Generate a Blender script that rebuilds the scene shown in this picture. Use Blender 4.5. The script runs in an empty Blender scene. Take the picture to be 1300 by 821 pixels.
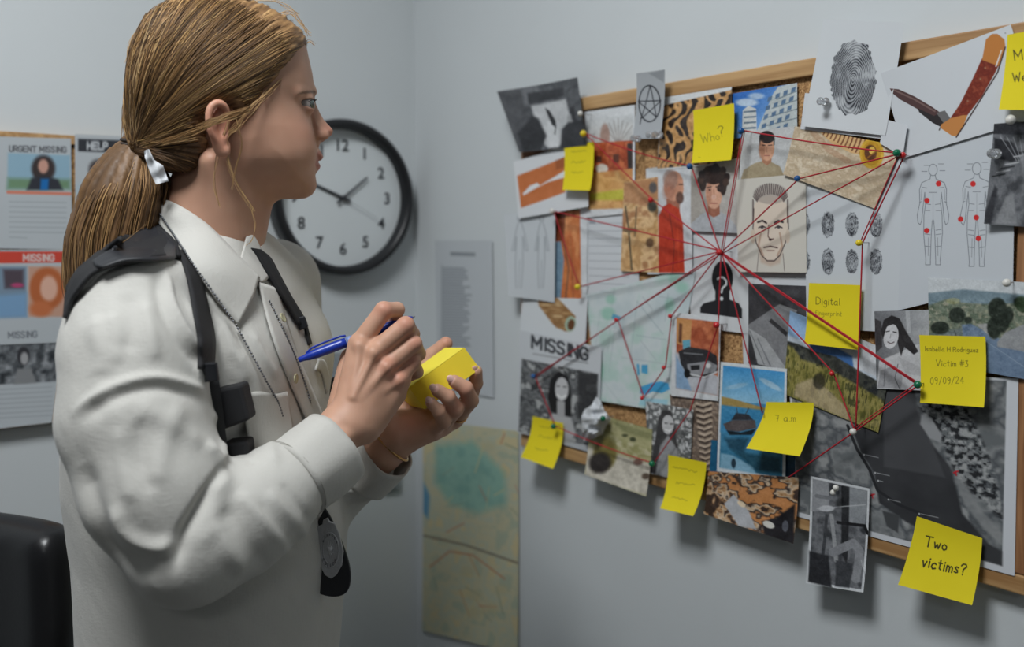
import bpy, bmesh, math, random
import numpy as np
from mathutils import Vector, Matrix, Euler
from mathutils.bvhtree import BVHTree

R = math.radians
scene = bpy.context.scene
COL = scene.collection
F = 1100.0                      # focal length in pixels of a 1300 px wide frame
PITCH = R(3.77)
YAW = math.atan2(-0.6335, 0.7738)   # figure frame: local x = camera right
CAM = Vector((-0.974, -1.503, 1.45))
FWD = Vector((0.6335, 0.7738, 0)); RIGHT = Vector((0.7738, -0.6335, 0))

def lin(c):
    c = np.asarray(c, dtype=float)
    return np.where(c <= 0.04045, c / 12.92, ((c + 0.055) / 1.055) ** 2.4)
def rgb(r, g, b): return tuple(lin(np.array([r, g, b]) / 255.0)) + (1.0,)

def ray_local(px, py):
    u = (px - 650) / F; v = (365.5 - py) / F
    return np.array([u, math.cos(PITCH) + v * math.sin(PITCH), -math.sin(PITCH) + v * math.cos(PITCH)])
def L(px, py, D):
    """point in the figure frame (x right, y away, z up, origin on the floor under the camera)"""
    d = ray_local(px, py)
    p = d * (D / d[1]); p[2] += CAM.z
    return p
def to_world(p):
    return np.array([CAM.x + p[0] * RIGHT.x + p[1] * FWD.x, CAM.y + p[0] * RIGHT.y + p[1] * FWD.y, p[2]])
def ray_world(px, py):
    d = ray_local(px, py)
    return np.array([d[0] * RIGHT.x + d[1] * FWD.x, d[0] * RIGHT.y + d[1] * FWD.y, d[2]])
def on_right(px, py, off=0.0):
    d = ray_world(px, py); t = (-off - CAM.x) / d[0]
    return np.array([CAM.x, CAM.y, CAM.z]) + t * d
def on_back(px, py, off=0.0):
    d = ray_world(px, py); t = (-off - CAM.y) / d[1]
    return np.array([CAM.x, CAM.y, CAM.z]) + t * d

# ---------------------------------------------------------------- objects
def tag(o, label=None, cat=None, group=None, kind=None):
    if label: o['label'] = label
    if cat: o['category'] = cat
    if group: o['group'] = group
    if kind: o['kind'] = kind
    return o
def thing(name, label, cat, loc=(0, 0, 0), rotz=0, group=None):
    o = bpy.data.objects.new(name, None); COL.objects.link(o)
    o.location = Vector(loc); o.rotation_euler = (0, 0, rotz); o.empty_display_size = .05
    return tag(o, label, cat, group)
def link(name, me, mat=None, parent=None):
    o = bpy.data.objects.new(name, me); COL.objects.link(o)
    if mat is not None:
        for m in (mat if isinstance(mat, (list, tuple)) else [mat]): me.materials.append(m)
    if parent is not None: o.parent = parent
    return o
def mesh_np(name, V, Fc, smooth=True):
    V = np.asarray(V, dtype=np.float32); Fc = np.asarray(Fc, dtype=np.int32)
    me = bpy.data.meshes.new(name)
    n = len(V); m = len(Fc); k = Fc.shape[1]
    me.vertices.add(n); me.vertices.foreach_set('co', V.ravel())
    me.loops.add(m * k); me.loops.foreach_set('vertex_index', Fc.ravel())
    me.polygons.add(m); me.polygons.foreach_set('loop_start', np.arange(0, m * k, k, dtype=np.int32))
    me.update(calc_edges=True); me.validate()
    me.polygons.foreach_set('use_smooth', np.full(len(me.polygons), smooth, dtype=bool))
    return me
def vcol(me, C, name='Col'):
    a = me.color_attributes.new(name, 'FLOAT_COLOR', 'POINT')
    C = np.asarray(C, dtype=np.float32)
    if C.shape[1] == 3: C = np.concatenate([C, np.ones((len(C), 1), np.float32)], 1)
    a.data.foreach_set('color', C.ravel())
def bm_obj(name, bm, mat, parent=None, smooth=False, bevel=0):
    me = bpy.data.meshes.new(name); bm.to_mesh(me); bm.free()
    if smooth:
        for p in me.polygons: p.use_smooth = True
    o = link(name, me, mat, parent)
    if bevel:
        b = o.modifiers.new('bevel', 'BEVEL'); b.width = bevel; b.segments = 2; b.limit_method = 'ANGLE'
    return o
def add_box(bm, x0, x1, y0, y1, z0, z1, mtx=None):
    vs = [bm.verts.new((x, y, z)) for x in (x0, x1) for y in (y0, y1) for z in (z0, z1)]
    for f in ((0,1,3,2), (4,6,7,5), (0,4,5,1), (2,3,7,6), (0,2,6,4), (1,5,7,3)): bm.faces.new([vs[i] for i in f])
    if mtx is not None: bmesh.ops.transform(bm, matrix=mtx, verts=vs)
    return vs
def box(name, x0, x1, y0, y1, z0, z1, mat, parent=None, bevel=0):
    bm = bmesh.new(); add_box(bm, x0, x1, y0, y1, z0, z1)
    bmesh.ops.recalc_face_normals(bm, faces=bm.faces)
    return bm_obj(name, bm, mat, parent, bevel=bevel)
def frame_axes(t):
    t = np.asarray(t, float); t = t / (np.linalg.norm(t) + 1e-12)
    a = np.array([0, 0, 1.0]) if abs(t[2]) < .9 else np.array([1.0, 0, 0])
    n = np.cross(a, t); n /= np.linalg.norm(n)
    return n, np.cross(t, n)
def tube_geo(pts, rad, seg=8, caps=True, flat=None):
    """tube through pts; rad number or list; flat=(normal list, ratio) squashes it into a strap"""
    pts = np.asarray(pts, float); n = len(pts)
    rad = np.full(n, rad) if np.isscalar(rad) else np.asarray(rad, float)
    T = np.gradient(pts, axis=0)
    V = []; Fc = []
    N0, _ = frame_axes(T[0])
    for i in range(n):
        t = T[i] / (np.linalg.norm(T[i]) + 1e-12)
        N0 = N0 - t * np.dot(N0, t); N0 /= (np.linalg.norm(N0) + 1e-12)
        B = np.cross(t, N0)
        for k in range(seg):
            a = 2 * math.pi * k / seg
            V.append(pts[i] + rad[i] * (math.cos(a) * N0 + math.sin(a) * B))
    for i in range(n - 1):
        for k in range(seg):
            a = i * seg + k; b = i * seg + (k + 1) % seg
            Fc.append((a, b, b + seg, a + seg))
    if caps:
        V.append(pts[0]); V.append(pts[-1]); c0 = n * seg; c1 = c0 + 1
        for k in range(seg):
            Fc.append((c0, (k + 1) % seg, k, k)); 
            a = (n - 1) * seg
            Fc.append((c1, a + k, a + (k + 1) % seg, a + (k + 1) % seg))
    return V, Fc
class Geo:
    """collects polygons and links them as one mesh"""
    def __init__(s): s.V = []; s.F = []
    def add(s, V, Fc):
        b = len(s.V); s.V.extend([tuple(v) for v in V]); 
        for f in Fc:
            g = []
            for i in f:
                if i + b not in g: g.append(i + b)
            s.F.append(g)
        return s
    def tube(s, pts, rad, seg=8, caps=True): return s.add(*tube_geo(pts, rad, seg, caps))
    def ball(s, c, r, nu=14, nv=9, sc=(1, 1, 1)):
        V = []; Fc = []
        for j in range(nv + 1):
            th = math.pi * j / nv
            for i in range(nu):
                ph = 2 * math.pi * i / nu
                V.append((c[0] + r * sc[0] * math.sin(th) * math.cos(ph), c[1] + r * sc[1] * math.sin(th) * math.sin(ph), c[2] + r * sc[2] * math.cos(th)))
        for j in range(nv):
            for i in range(nu):
                a = j * nu + i; b = j * nu + (i + 1) % nu
                Fc.append((a, a + nu, b + nu, b))
        return s.add(V, Fc)
    def lathe(s, prof, o, axis, seg=24, caps=True):
        """prof: list of (r, h) along axis from o"""
        ax = np.asarray(axis, float); ax /= np.linalg.norm(ax); n, b = frame_axes(ax); o = np.asarray(o, float)
        V = []; Fc = []
        for r, h in prof:
            for k in range(seg):
                a = 2 * math.pi * k / seg
                V.append(o + ax * h + r * (math.cos(a) * n + math.sin(a) * b))
        for i in range(len(prof) - 1):
            for k in range(seg):
                a = i * seg + k; c = i * seg + (k + 1) % seg
                Fc.append((a, c, c + seg, a + seg))
        for (i, rev) in ((0, 1), (len(prof) - 1, 0)):
            if caps and prof[i][0] > 1e-5:
                ring = [i * seg + k for k in range(seg)]
                Fc.append(ring[::-1] if rev else ring)
        return s.add(V, Fc)
    def prism(s, poly3, n):
        """closed polygon poly3 extruded by vector n"""
        m = len(poly3); n = np.asarray(n, float)
        V = [np.asarray(p, float) for p in poly3] + [np.asarray(p, float) + n for p in poly3]
        Fc = [list(range(m))[::-1], list(range(m, 2 * m))] + [(i, (i + 1) % m, m + (i + 1) % m, m + i) for i in range(m)]
        return s.add(V, Fc)
    def build(s, name, mat, parent=None, smooth=True, bevel=0, origin=None):
        me = bpy.data.meshes.new(name)
        V = s.V
        if origin is not None: V = [tuple(np.asarray(v) - np.asarray(origin)) for v in V]
        me.from_pydata(V, [], [f for f in s.F if len(f) > 2]); me.validate()
        bm = bmesh.new(); bm.from_mesh(me); bmesh.ops.remove_doubles(bm, verts=bm.verts, dist=1e-6)
        bmesh.ops.recalc_face_normals(bm, faces=bm.faces); bm.to_mesh(me); bm.free()
        if smooth:
            for p in me.polygons: p.use_smooth = True
        o = link(name, me, mat, parent)
        if origin is not None: o.location = Vector(origin)
        if bevel:
            b = o.modifiers.new('bevel', 'BEVEL'); b.width = bevel; b.segments = 2; b.limit_method = 'ANGLE'
        if smooth and bevel == 0:
            pass
        return o
def spline(pts, n):
    """Catmull-Rom through pts, n samples"""
    P = np.asarray(pts, float); m = len(P)
    Q = np.vstack([2 * P[0] - P[1], P, 2 * P[-1] - P[-2]])
    ts = np.linspace(0, m - 1, n); i = np.minimum(ts.astype(int), m - 2); t = (ts - i)[:, None]
    p0, p1, p2, p3 = Q[i], Q[i + 1], Q[i + 2], Q[i + 3]
    return .5 * ((2 * p1) + (-p0 + p2) * t + (2 * p0 - 5 * p1 + 4 * p2 - p3) * t ** 2 + (-p0 + 3 * p1 - 3 * p2 + p3) * t ** 3)

# ---------------------------------------------------------------- materials
def mat(name, color=(.5, .5, .5, 1), rough=.6, metal=0, bump=None, attr=None, spec=.5, sss=0, trans=0, var=None, sheen=0, alpha=1, emit=None):
    m = bpy.data.materials.new(name); m.use_nodes = True; nt = m.node_tree; N = nt.nodes; K = nt.links
    b = N['Principled BSDF']
    b.inputs['Base Color'].default_value = color; b.inputs['Roughness'].default_value = rough
    b.inputs['Metallic'].default_value = metal; b.inputs['Specular IOR Level'].default_value = spec
    if sss:
        b.inputs['Subsurface Weight'].default_value = sss; b.inputs['Subsurface Radius'].default_value = (1, .35, .2); b.inputs['Subsurface Scale'].default_value = .006
    if trans: b.inputs['Transmission Weight'].default_value = trans
    if sheen: b.inputs['Sheen Weight'].default_value = sheen
    if emit: b.inputs['Emission Color'].default_value = emit[0]; b.inputs['Emission Strength'].default_value = emit[1]
    tc = N.new('ShaderNodeTexCoord')
    src = None
    if attr:
        a = N.new('ShaderNodeVertexColor'); a.layer_name = attr; src = a.outputs['Color']
    if var:      # (scale, amount): soft tone variation
        no = N.new('ShaderNodeTexNoise'); no.inputs['Scale'].default_value = var[0]; no.inputs['Detail'].default_value = 6
        K.new(tc.outputs['Object'], no.inputs['Vector'])
        mr = N.new('ShaderNodeMapRange'); mr.inputs['To Min'].default_value = 1 - var[1]; mr.inputs['To Max'].default_value = 1 + var[1]
        mr.inputs['From Min'].default_value = .3; mr.inputs['From Max'].default_value = .7
        K.new(no.outputs['Fac'], mr.inputs['Value'])
        mx = N.new('ShaderNodeMix'); mx.data_type = 'RGBA'; mx.blend_type = 'MULTIPLY'; mx.inputs['Factor'].default_value = 1
        if src: K.new(src, mx.inputs['A'])
        else: mx.inputs['A'].default_value = color
        K.new(mr.outputs['Result'], mx.inputs['B']); src = mx.outputs['Result']
    if src: K.new(src, b.inputs['Base Color'])
    if bump:     # list of (kind, scale, strength, distance[, stretch])
        prev = None
        for bp in bump:
            kind, sc, st, di = bp[:4]
            mp = N.new('ShaderNodeMapping'); K.new(tc.outputs['Object'], mp.inputs['Vector'])
            mp.inputs['Scale'].default_value = bp[4] if len(bp) > 4 else (1, 1, 1)
            if len(bp) > 5: mp.inputs['Rotation'].default_value = bp[5]
            if kind == 'noise':
                t = N.new('ShaderNodeTexNoise'); t.inputs['Scale'].default_value = sc; t.inputs['Detail'].default_value = 5; out = t.outputs['Fac']
            elif kind == 'voronoi':
                t = N.new('ShaderNodeTexVoronoi'); t.inputs['Scale'].default_value = sc; out = t.outputs['Distance']
            elif kind == 'wave':
                t = N.new('ShaderNodeTexWave'); t.inputs['Scale'].default_value = sc; t.inputs['Distortion'].default_value = 2; out = t.outputs['Fac']
            K.new(mp.outputs['Vector'], t.inputs['Vector'])
            bn = N.new('ShaderNodeBump'); bn.inputs['Strength'].default_value = st; bn.inputs['Distance'].default_value = di
            K.new(out, bn.inputs['Height'])
            if prev: K.new(prev, bn.inputs['Normal'])
            prev = bn.outputs['Normal']
        K.new(prev, b.inputs['Normal'])
    return m

def mat_wood(name, c1, c2, scale=30, axis='Y', rough=.5):
    m = mat(name, c1, rough); nt = m.node_tree; N = nt.nodes; K = nt.links; b = N['Principled BSDF']
    tc = N.new('ShaderNodeTexCoord'); mp = N.new('ShaderNodeMapping'); K.new(tc.outputs['Object'], mp.inputs['Vector'])
    mp.inputs['Scale'].default_value = {'X': (.06, 1, 1), 'Y': (1, .06, 1), 'Z': (1, 1, .06)}[axis]
    no = N.new('ShaderNodeTexNoise'); no.inputs['Scale'].default_value = scale * 4; no.inputs['Detail'].default_value = 4; no.inputs['Distortion'].default_value = .6
    K.new(mp.outputs['Vector'], no.inputs['Vector'])
    cr = N.new('ShaderNodeValToRGB'); cr.color_ramp.elements[0].color = c1; cr.color_ramp.elements[1].color = c2
    cr.color_ramp.elements[0].position = .35; cr.color_ramp.elements[1].position = .65
    K.new(no.outputs['Fac'], cr.inputs['Fac']); K.new(cr.outputs['Color'], b.inputs['Base Color'])
    return m
def mat_cork(name):
    m = mat(name, rgb(170, 130, 90), .9); nt = m.node_tree; N = nt.nodes; K = nt.links; b = N['Principled BSDF']
    tc = N.new('ShaderNodeTexCoord'); vo = N.new('ShaderNodeTexVoronoi'); vo.inputs['Scale'].default_value = 500
    K.new(tc.outputs['Object'], vo.inputs['Vector'])
    no = N.new('ShaderNodeTexNoise'); no.inputs['Scale'].default_value = 260; no.inputs['Detail'].default_value = 6; K.new(tc.outputs['Object'], no.inputs['Vector'])
    mx = N.new('ShaderNodeMix'); mx.data_type = 'RGBA'; mx.inputs['Factor'].default_value = .5
    K.new(vo.outputs['Color'], mx.inputs['A']); K.new(no.outputs['Fac'], mx.inputs['B'])
    bw = N.new('ShaderNodeRGBToBW'); K.new(mx.outputs['Result'], bw.inputs['Color'])
    cr = N.new('ShaderNodeValToRGB'); e = cr.color_ramp.elements
    e[0].color = rgb(128, 88, 52); e[0].position = .3; e[1].color = rgb(206, 164, 112); e[1].position = .68
    K.new(bw.outputs['Val'], cr.inputs['Fac']); K.new(cr.outputs['Color'], b.inputs['Base Color'])
    bn = N.new('ShaderNodeBump'); bn.inputs['Strength'].default_value = .5; bn.inputs['Distance'].default_value = .001
    K.new(bw.outputs['Val'], bn.inputs['Height']); K.new(bn.outputs['Normal'], b.inputs['Normal'])
    return m

# ---------------------------------------------------------------- noise + implicit surfaces
def vnoise(shape_or_pts, scale, seed=0, dim=2):
    """smooth value noise at points (n,dim)"""
    P = np.asarray(shape_or_pts, dtype=np.float64) * scale
    rs = np.random.RandomState(seed); T = rs.rand(4096).astype(np.float64)
    I = np.floor(P).astype(np.int64); f = P - I; f = f * f * (3 - 2 * f)
    d = P.shape[1]; out = np.zeros(len(P))
    pr = [73856093, 19349663, 83492791]
    for c in range(1 << d):
        h = np.zeros(len(P), dtype=np.int64); w = np.ones(len(P))
        for k in range(d):
            b = (c >> k) & 1
            h ^= (I[:, k] + b) * pr[k]
            w *= f[:, k] if b else 1 - f[:, k]
        h ^= h >> 13
        out += w * T[(h * 2654435761 >> 7) & 4095]
    return out
def fbm(P, scale, seed=0, octv=4, gain=.5):
    o = 0; a = 1; s = 0
    for k in range(octv):
        o = o + a * vnoise(P, scale * 2 ** k, seed + 17 * k); s += a; a *= gain
    return o / s

def smin(a, b, k):
    h = np.clip(.5 + .5 * (b - a) / k, 0, 1)
    return b * (1 - h) + a * h - k * h * (1 - h)
def smax(a, b, k): return -smin(-a, -b, k)
def sd_ball(P, c, r): return np.sqrt(((P - np.asarray(c)) ** 2).sum(-1)) - r
def sd_ell(P, c, r, M=None):
    Q = P - np.asarray(c)
    if M is not None: Q = Q @ np.asarray(M)      # columns = axes
    r = np.asarray(r); q = np.sqrt(((Q / r) ** 2).sum(-1)); g = np.sqrt(((Q / r ** 2) ** 2).sum(-1)) + 1e-9
    return q * (q - 1) / g
def sd_cone(P, a, b, ra, rb):
    a = np.asarray(a, float); b = np.asarray(b, float); d = b - a
    t = np.clip(((P - a) @ d) / (d @ d), 0, 1)
    return np.sqrt(((P - a - t[..., None] * d) ** 2).sum(-1)) - (ra + (rb - ra) * t)
def sd_chain(P, pts, rs, k=.004):
    o = None
    for i in range(len(pts) - 1):
        s = sd_cone(P, pts[i], pts[i + 1], rs[i], rs[i + 1])
        o = s if o is None else smin(o, s, k)
    return o
def sd_poly2(x, y, pts):
    """signed distance to closed polygon (negative inside)"""
    pts = np.asarray(pts, float); n = len(pts)
    d = np.full(x.shape, 1e9); ins = np.zeros(x.shape, bool)
    for i in range(n):
        ax, ay = pts[i]; bx, by = pts[(i + 1) % n]
        ex, ey = bx - ax, by - ay; L2 = ex * ex + ey * ey + 1e-12
        t = np.clip(((x - ax) * ex + (y - ay) * ey) / L2, 0, 1)
        d = np.minimum(d, (x - ax - t * ex) ** 2 + (y - ay - t * ey) ** 2)
        c = (ay > y) != (by > y)
        if by != ay: ins ^= c & (x < (bx - ax) * (y - ay) / (by - ay) + ax)
    d = np.sqrt(d); return np.where(ins, -d, d)
def surface_nets(fn, lo, hi, h):
    lo = np.asarray(lo, float); n = np.ceil((np.asarray(hi) - lo) / h).astype(int) + 1
    xs, ys, zs = [lo[i] + h * np.arange(n[i]) for i in range(3)]
    G = np.empty(tuple(n), np.float32)
    q = 4; cx = [np.append(a[::q], a[-1]) for a in (xs, ys, zs)]
    X, Y, Z = np.meshgrid(*cx, indexing='ij')
    Cg = fn(np.stack([X, Y, Z], -1).reshape(-1, 3)).reshape(X.shape)
    near = [np.minimum((np.arange(n[i]) + q // 2) // q, len(cx[i]) - 1) for i in range(3)]
    for i0 in range(0, n[0], 16):
        i1 = min(i0 + 16, n[0])
        g = Cg[np.ix_(near[0][i0:i1], near[1], near[2])].astype(np.float32)
        mk = np.argwhere(np.abs(g) < q * h * 2.2)
        if len(mk):
            P = np.stack([xs[i0 + mk[:, 0]], ys[mk[:, 1]], zs[mk[:, 2]]], 1)
            g[mk[:, 0], mk[:, 1], mk[:, 2]] = fn(P)
        G[i0:i1] = g
    G[0] = G[-1] = 1; G[:, 0] = 1; G[:, -1] = 1; G[:, :, 0] = 1; G[:, :, -1] = 1
    S = G < 0
    def sl(a, dx, dy, dz): return a[dx:a.shape[0] - 1 + dx, dy:a.shape[1] - 1 + dy, dz:a.shape[2] - 1 + dz]
    cnt = sum(sl(S, a, b, c).astype(np.int8) for a in (0, 1) for b in (0, 1) for c in (0, 1))
    act = (cnt > 0) & (cnt < 8); idx = np.argwhere(act)
    vid = -np.ones(act.shape, np.int64); vid[act] = np.arange(len(idx))
    acc = np.zeros((len(idx), 3)); num = np.zeros(len(idx))
    C = {(a, b, c): G[idx[:, 0] + a, idx[:, 1] + b, idx[:, 2] + c] for a in (0, 1) for b in (0, 1) for c in (0, 1)}
    for p in C:
        for ax in range(3):
            if p[ax] == 0:
                q = list(p); q[ax] = 1; q = tuple(q)
                g0, g1 = C[p], C[q]; cr = (g0 < 0) != (g1 < 0)
                t = np.where(cr, g0 / np.where(cr, g0 - g1, 1), 0)
                pos = np.tile(np.array(p, float), (len(idx), 1)); pos[:, ax] = t
                acc += pos * cr[:, None]; num += cr
    V = lo + h * (idx + acc / num[:, None])
    Q = []
    for ax in range(3):
        a1, a2 = [(1, 2), (2, 0), (0, 1)][ax]
        s0 = np.take(S, range(0, S.shape[ax] - 1), ax); s1 = np.take(S, range(1, S.shape[ax]), ax)
        e = np.argwhere(s0 != s1)
        e = e[(e[:, a1] > 0) & (e[:, a2] > 0)]
        inside = s0[e[:, 0], e[:, 1], e[:, 2]]
        def cell(d1, d2):
            c = e.copy(); c[:, a1] -= d1; c[:, a2] -= d2
            return vid[c[:, 0], c[:, 1], c[:, 2]]
        q = np.stack([cell(1, 1), cell(0, 1), cell(0, 0), cell(1, 0)], 1)
        q[~inside] = q[~inside][:, ::-1]
        Q.append(q)
    Q = np.concatenate(Q); Q = Q[(Q >= 0).all(1)]
    return V, Q
def vnormals(V, Q):
    n = np.cross(V[Q[:, 2]] - V[Q[:, 0]], V[Q[:, 3 if Q.shape[1] > 3 else 1]] - V[Q[:, 1 if Q.shape[1] > 3 else 0]])
    N = np.zeros_like(V)
    for k in range(Q.shape[1]): 
        for c in range(3): N[:, c] += np.bincount(Q[:, k], n[:, c], len(V))
    return N / (np.linalg.norm(N, axis=1)[:, None] + 1e-12)
def relax(V, Q, it=2, lam=.5):
    E = np.concatenate([Q[:, [i, (i + 1) % 4]] for i in range(4)])
    E = np.concatenate([E, E[:, ::-1]]); deg = np.bincount(E[:, 0], minlength=len(V))
    for _ in range(it):
        A = np.stack([np.bincount(E[:, 0], V[E[:, 1], c], len(V)) for c in range(3)], 1) / deg[:, None]
        V = V + lam * (A - V)
    return V
def fgrad(fn, P, e=1e-4):
    g = np.stack([fn(P + d) - fn(P - d) for d in np.eye(3) * e], -1)
    return g / (np.linalg.norm(g, axis=1)[:, None] + 1e-12)
# ================================================================ camera
cam_d = bpy.data.cameras.new('camera'); cam = bpy.data.objects.new('camera', cam_d); COL.objects.link(cam)
cam.location = CAM
f_ = FWD * math.cos(PITCH) + Vector((0, 0, -math.sin(PITCH)))
cam.rotation_euler = f_.to_track_quat('-Z', 'Y').to_euler()
cam_d.sensor_width = 36; cam_d.lens = 36 * F / 1300; cam_d.shift_y = -45 / 1300
cam_d.clip_start = .02; cam_d.dof.use_dof = True; cam_d.dof.focus_distance = .98; cam_d.dof.aperture_fstop = 2.8
scene.camera = cam
scene.view_settings.view_transform = 'Standard'; scene.view_settings.look = 'None'
scene.view_settings.gamma = 1; scene.view_settings.exposure = -.05; scene.view_settings.use_curve_mapping = False
w = bpy.data.worlds.new('world'); scene.world = w; w.use_nodes = True
w.node_tree.nodes['Background'].inputs['Color'].default_value = (.74, .80, .88, 1); w.node_tree.nodes['Background'].inputs['Strength'].default_value = .35
try: scene.cycles.use_denoising = True
except Exception: pass

# ================================================================ room
XL, YR, H = -3.4, -4.4, 2.62
m_wall = mat('painted_wall', rgb(202, 207, 209), .75, var=(3, .02), bump=[('noise', 220, .12, .0008)])
m_grey = mat('grey_painted_wall', rgb(112, 118, 122), .8, var=(3, .03), bump=[('noise', 200, .12, .0008)])
m_ceil = mat('ceiling_paint', rgb(205, 207, 205), .9, bump=[('noise', 90, .2, .001)])
m_floor = mat('floor_vinyl', rgb(98, 96, 92), .45, var=(8, .08), bump=[('noise', 60, .1, .0005)])
m_skirt = mat('skirting_paint', rgb(190, 192, 190), .5, var=(5, .02))
def struct(o): o['kind'] = 'structure'; return o
struct(box('wall_back', XL - .1, .1, 0, .1, 0, H, m_wall))
struct(box('wall_right', 0, .1, YR - .1, 0, 0, H, m_wall))
struct(box('wall_left', XL - .1, XL, YR - .1, 0, 0, H, m_grey))
struct(box('wall_rear', XL, 0, YR - .1, YR, 0, H, m_grey))
struct(box('floor', XL - .1, .1, YR - .1, .1, -.1, 0, m_floor))
struct(box('ceiling', XL - .1, .1, YR - .1, .1, H, H + .1, m_ceil))
struct(box('baseboard_back', XL, 0, -.014, 0, 0, .09, m_skirt, bevel=.003))
struct(box('baseboard_right', -.014, 0, YR, -.014, 0, .09, m_skirt, bevel=.003))

# ceiling lamps: one square panel, plus an unseen one added as fill
m_lampframe = mat('lamp_frame_metal', rgb(225, 225, 225), .4)
m_diff = mat('lamp_diffuser', (.9, .9, .9, 1), .6, emit=((.93, .97, 1, 1), 3.0))
def ceiling_lamp(x, y, label, power, size=.58, col=(.95, .98, 1.0)):
    t = thing('ceiling_light', label, 'ceiling light', (x, y, H), group='ceiling panel lights')
    g = Geo(); s = size / 2 + .02; i = size / 2
    for (a, b, c, d) in ((-s, s, -s, -i), (-s, s, i, s), (-s, -i, -i, i), (i, s, -i, i)):
        bm = None
        P = [(a, c, -.025), (b, c, -.025), (b, d, -.025), (a, d, -.025)]; g.prism(P, (0, 0, .025))
    g.build('frame', m_lampframe, t, smooth=False)
    g = Geo(); g.prism([(-i, -i, -.012), (i, -i, -.012), (i, i, -.012), (-i, i, -.012)], (0, 0, .008)); g.build('diffuser', m_diff, t, smooth=False)
    ld = bpy.data.lights.new('panel_lamp', 'AREA'); ld.shape = 'SQUARE'; ld.size = size; ld.energy = power; ld.color = col
    lo = bpy.data.objects.new('lamp_bulb', ld); COL.objects.link(lo); lo.parent = t; lo.location = (0, 0, -.03)
ceiling_lamp(-1.15, -1.02, 'square white ceiling panel light above the woman', 27, .5)
ceiling_lamp(-2.2, -3.0, 'added fill light, an unseen square white panel far behind the camera', 4, .58)  # weak fill panel added out of view to brighten the room

# ================================================================ wall clock
m_black = mat('black_plastic', rgb(28, 29, 32), .38, var=(30, .05))
m_face = mat('clock_face_card', rgb(212, 218, 220), .6, var=(12, .01))
m_hand = mat('clock_hand_metal', rgb(46, 48, 54), .45, var=(30, .05))
m_num = mat('clock_print', rgb(52, 54, 60), .7, var=(30, .05))
m_glass = mat('clear_glass', (1, 1, 1, 1), .03, trans=1, var=(10, .002))
def text_mesh(txt, size, depth=.0004, bold=0.0):
    cu = bpy.data.curves.new('t', 'FONT'); cu.body = txt; cu.size = size; cu.align_x = 'CENTER'; cu.align_y = 'CENTER'; cu.extrude = depth; cu.offset = bold
    o = bpy.data.objects.new('t', cu); COL.objects.link(o)
    dg = bpy.context.evaluated_depsgraph_get(); me = bpy.data.meshes.new_from_object(o.evaluated_get(dg))
    bpy.data.objects.remove(o); return me
cc = on_back(437, 251, .02)
clock = thing('wall_clock', 'round black rimmed wall clock with a white face on the left wall', 'clock', (cc[0], 0, cc[2]))
RC = .1475
g = Geo(); g.lathe([(RC - .004, 0), (RC, .004), (RC, .03), (RC - .003, .036), (RC - .010, .038), (RC - .0165, .034), (RC - .0175, .0122)], (0, 0, 0), (0, -1, 0), 96, caps=False)
g.build('rim', m_black, clock)
g = Geo(); g.lathe([(0.0001, .012), (RC - .0175, .012), (RC - .0175, .002), (.0001, .002)], (0, 0, 0), (0, -1, 0), 96, caps=False); g.build('dial', m_face, clock, smooth=False)
for n in range(1, 13):
    a = R(90 - 30 * n)
    me = text_mesh(str(n), .031, .0003, .0005)
    for v in me.vertices: v.co = Vector((v.co.x * 1.0, -v.co.z, v.co.y))
    o = link('numeral', me, m_num, clock); rr = .0985
    o.location = (rr * math.cos(a), -.0128, rr * math.sin(a))
def clock_hand(name, ang, ln, back, w0, w1, d, m):
    a = R(ang); u = np.array([math.sin(a), 0, math.cos(a)]); v = np.array([math.cos(a), 0, -math.sin(a)]); y = np.array([0, -d, 0])
    g = Geo(); g.prism([y - u * back - v * w0, y - u * back + v * w0, y + u * ln + v * w1, y + u * ln - v * w1], (0, -.0008, 0)); g.build(name, m, clock, smooth=False)
clock_hand('hour_hand', 292, .066, .017, .0030, .0022, .0155, m_hand)
clock_hand('minute_hand', 52, .066, .017, .0026, .0018, .0175, m_hand)
clock_hand('second_hand', 118, .084, .02, .0005, .0003, .0195, mat('second_hand_metal', rgb(140, 143, 146), .4, var=(30, .02)))
g = Geo(); g.lathe([(.005, .012), (.005, .021), (.0001, .022)], (0, 0, 0), (0, -1, 0), 20); g.build('hub', m_hand, clock)

# light switch low on the back wall (seen past the cuff)
p = on_back(495, 610, 0)
sw = thing('light_switch', 'small grey wall switch low on the left wall beside the cuff', 'switch', (p[0], 0, p[2]))
m_sw = mat('switch_plastic', rgb(150, 155, 158), .5, var=(20, .03))
bm = bmesh.new(); add_box(bm, -.020, .020, -.010, -.0005, -.018, .018); bm_obj('plate', bm, m_sw, sw, bevel=.002)
bm = bmesh.new(); add_box(bm, -.010, .010, -.0135, -.0100, -.012, .012); bm_obj('rocker', bm, m_sw, sw, bevel=.001)

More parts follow.
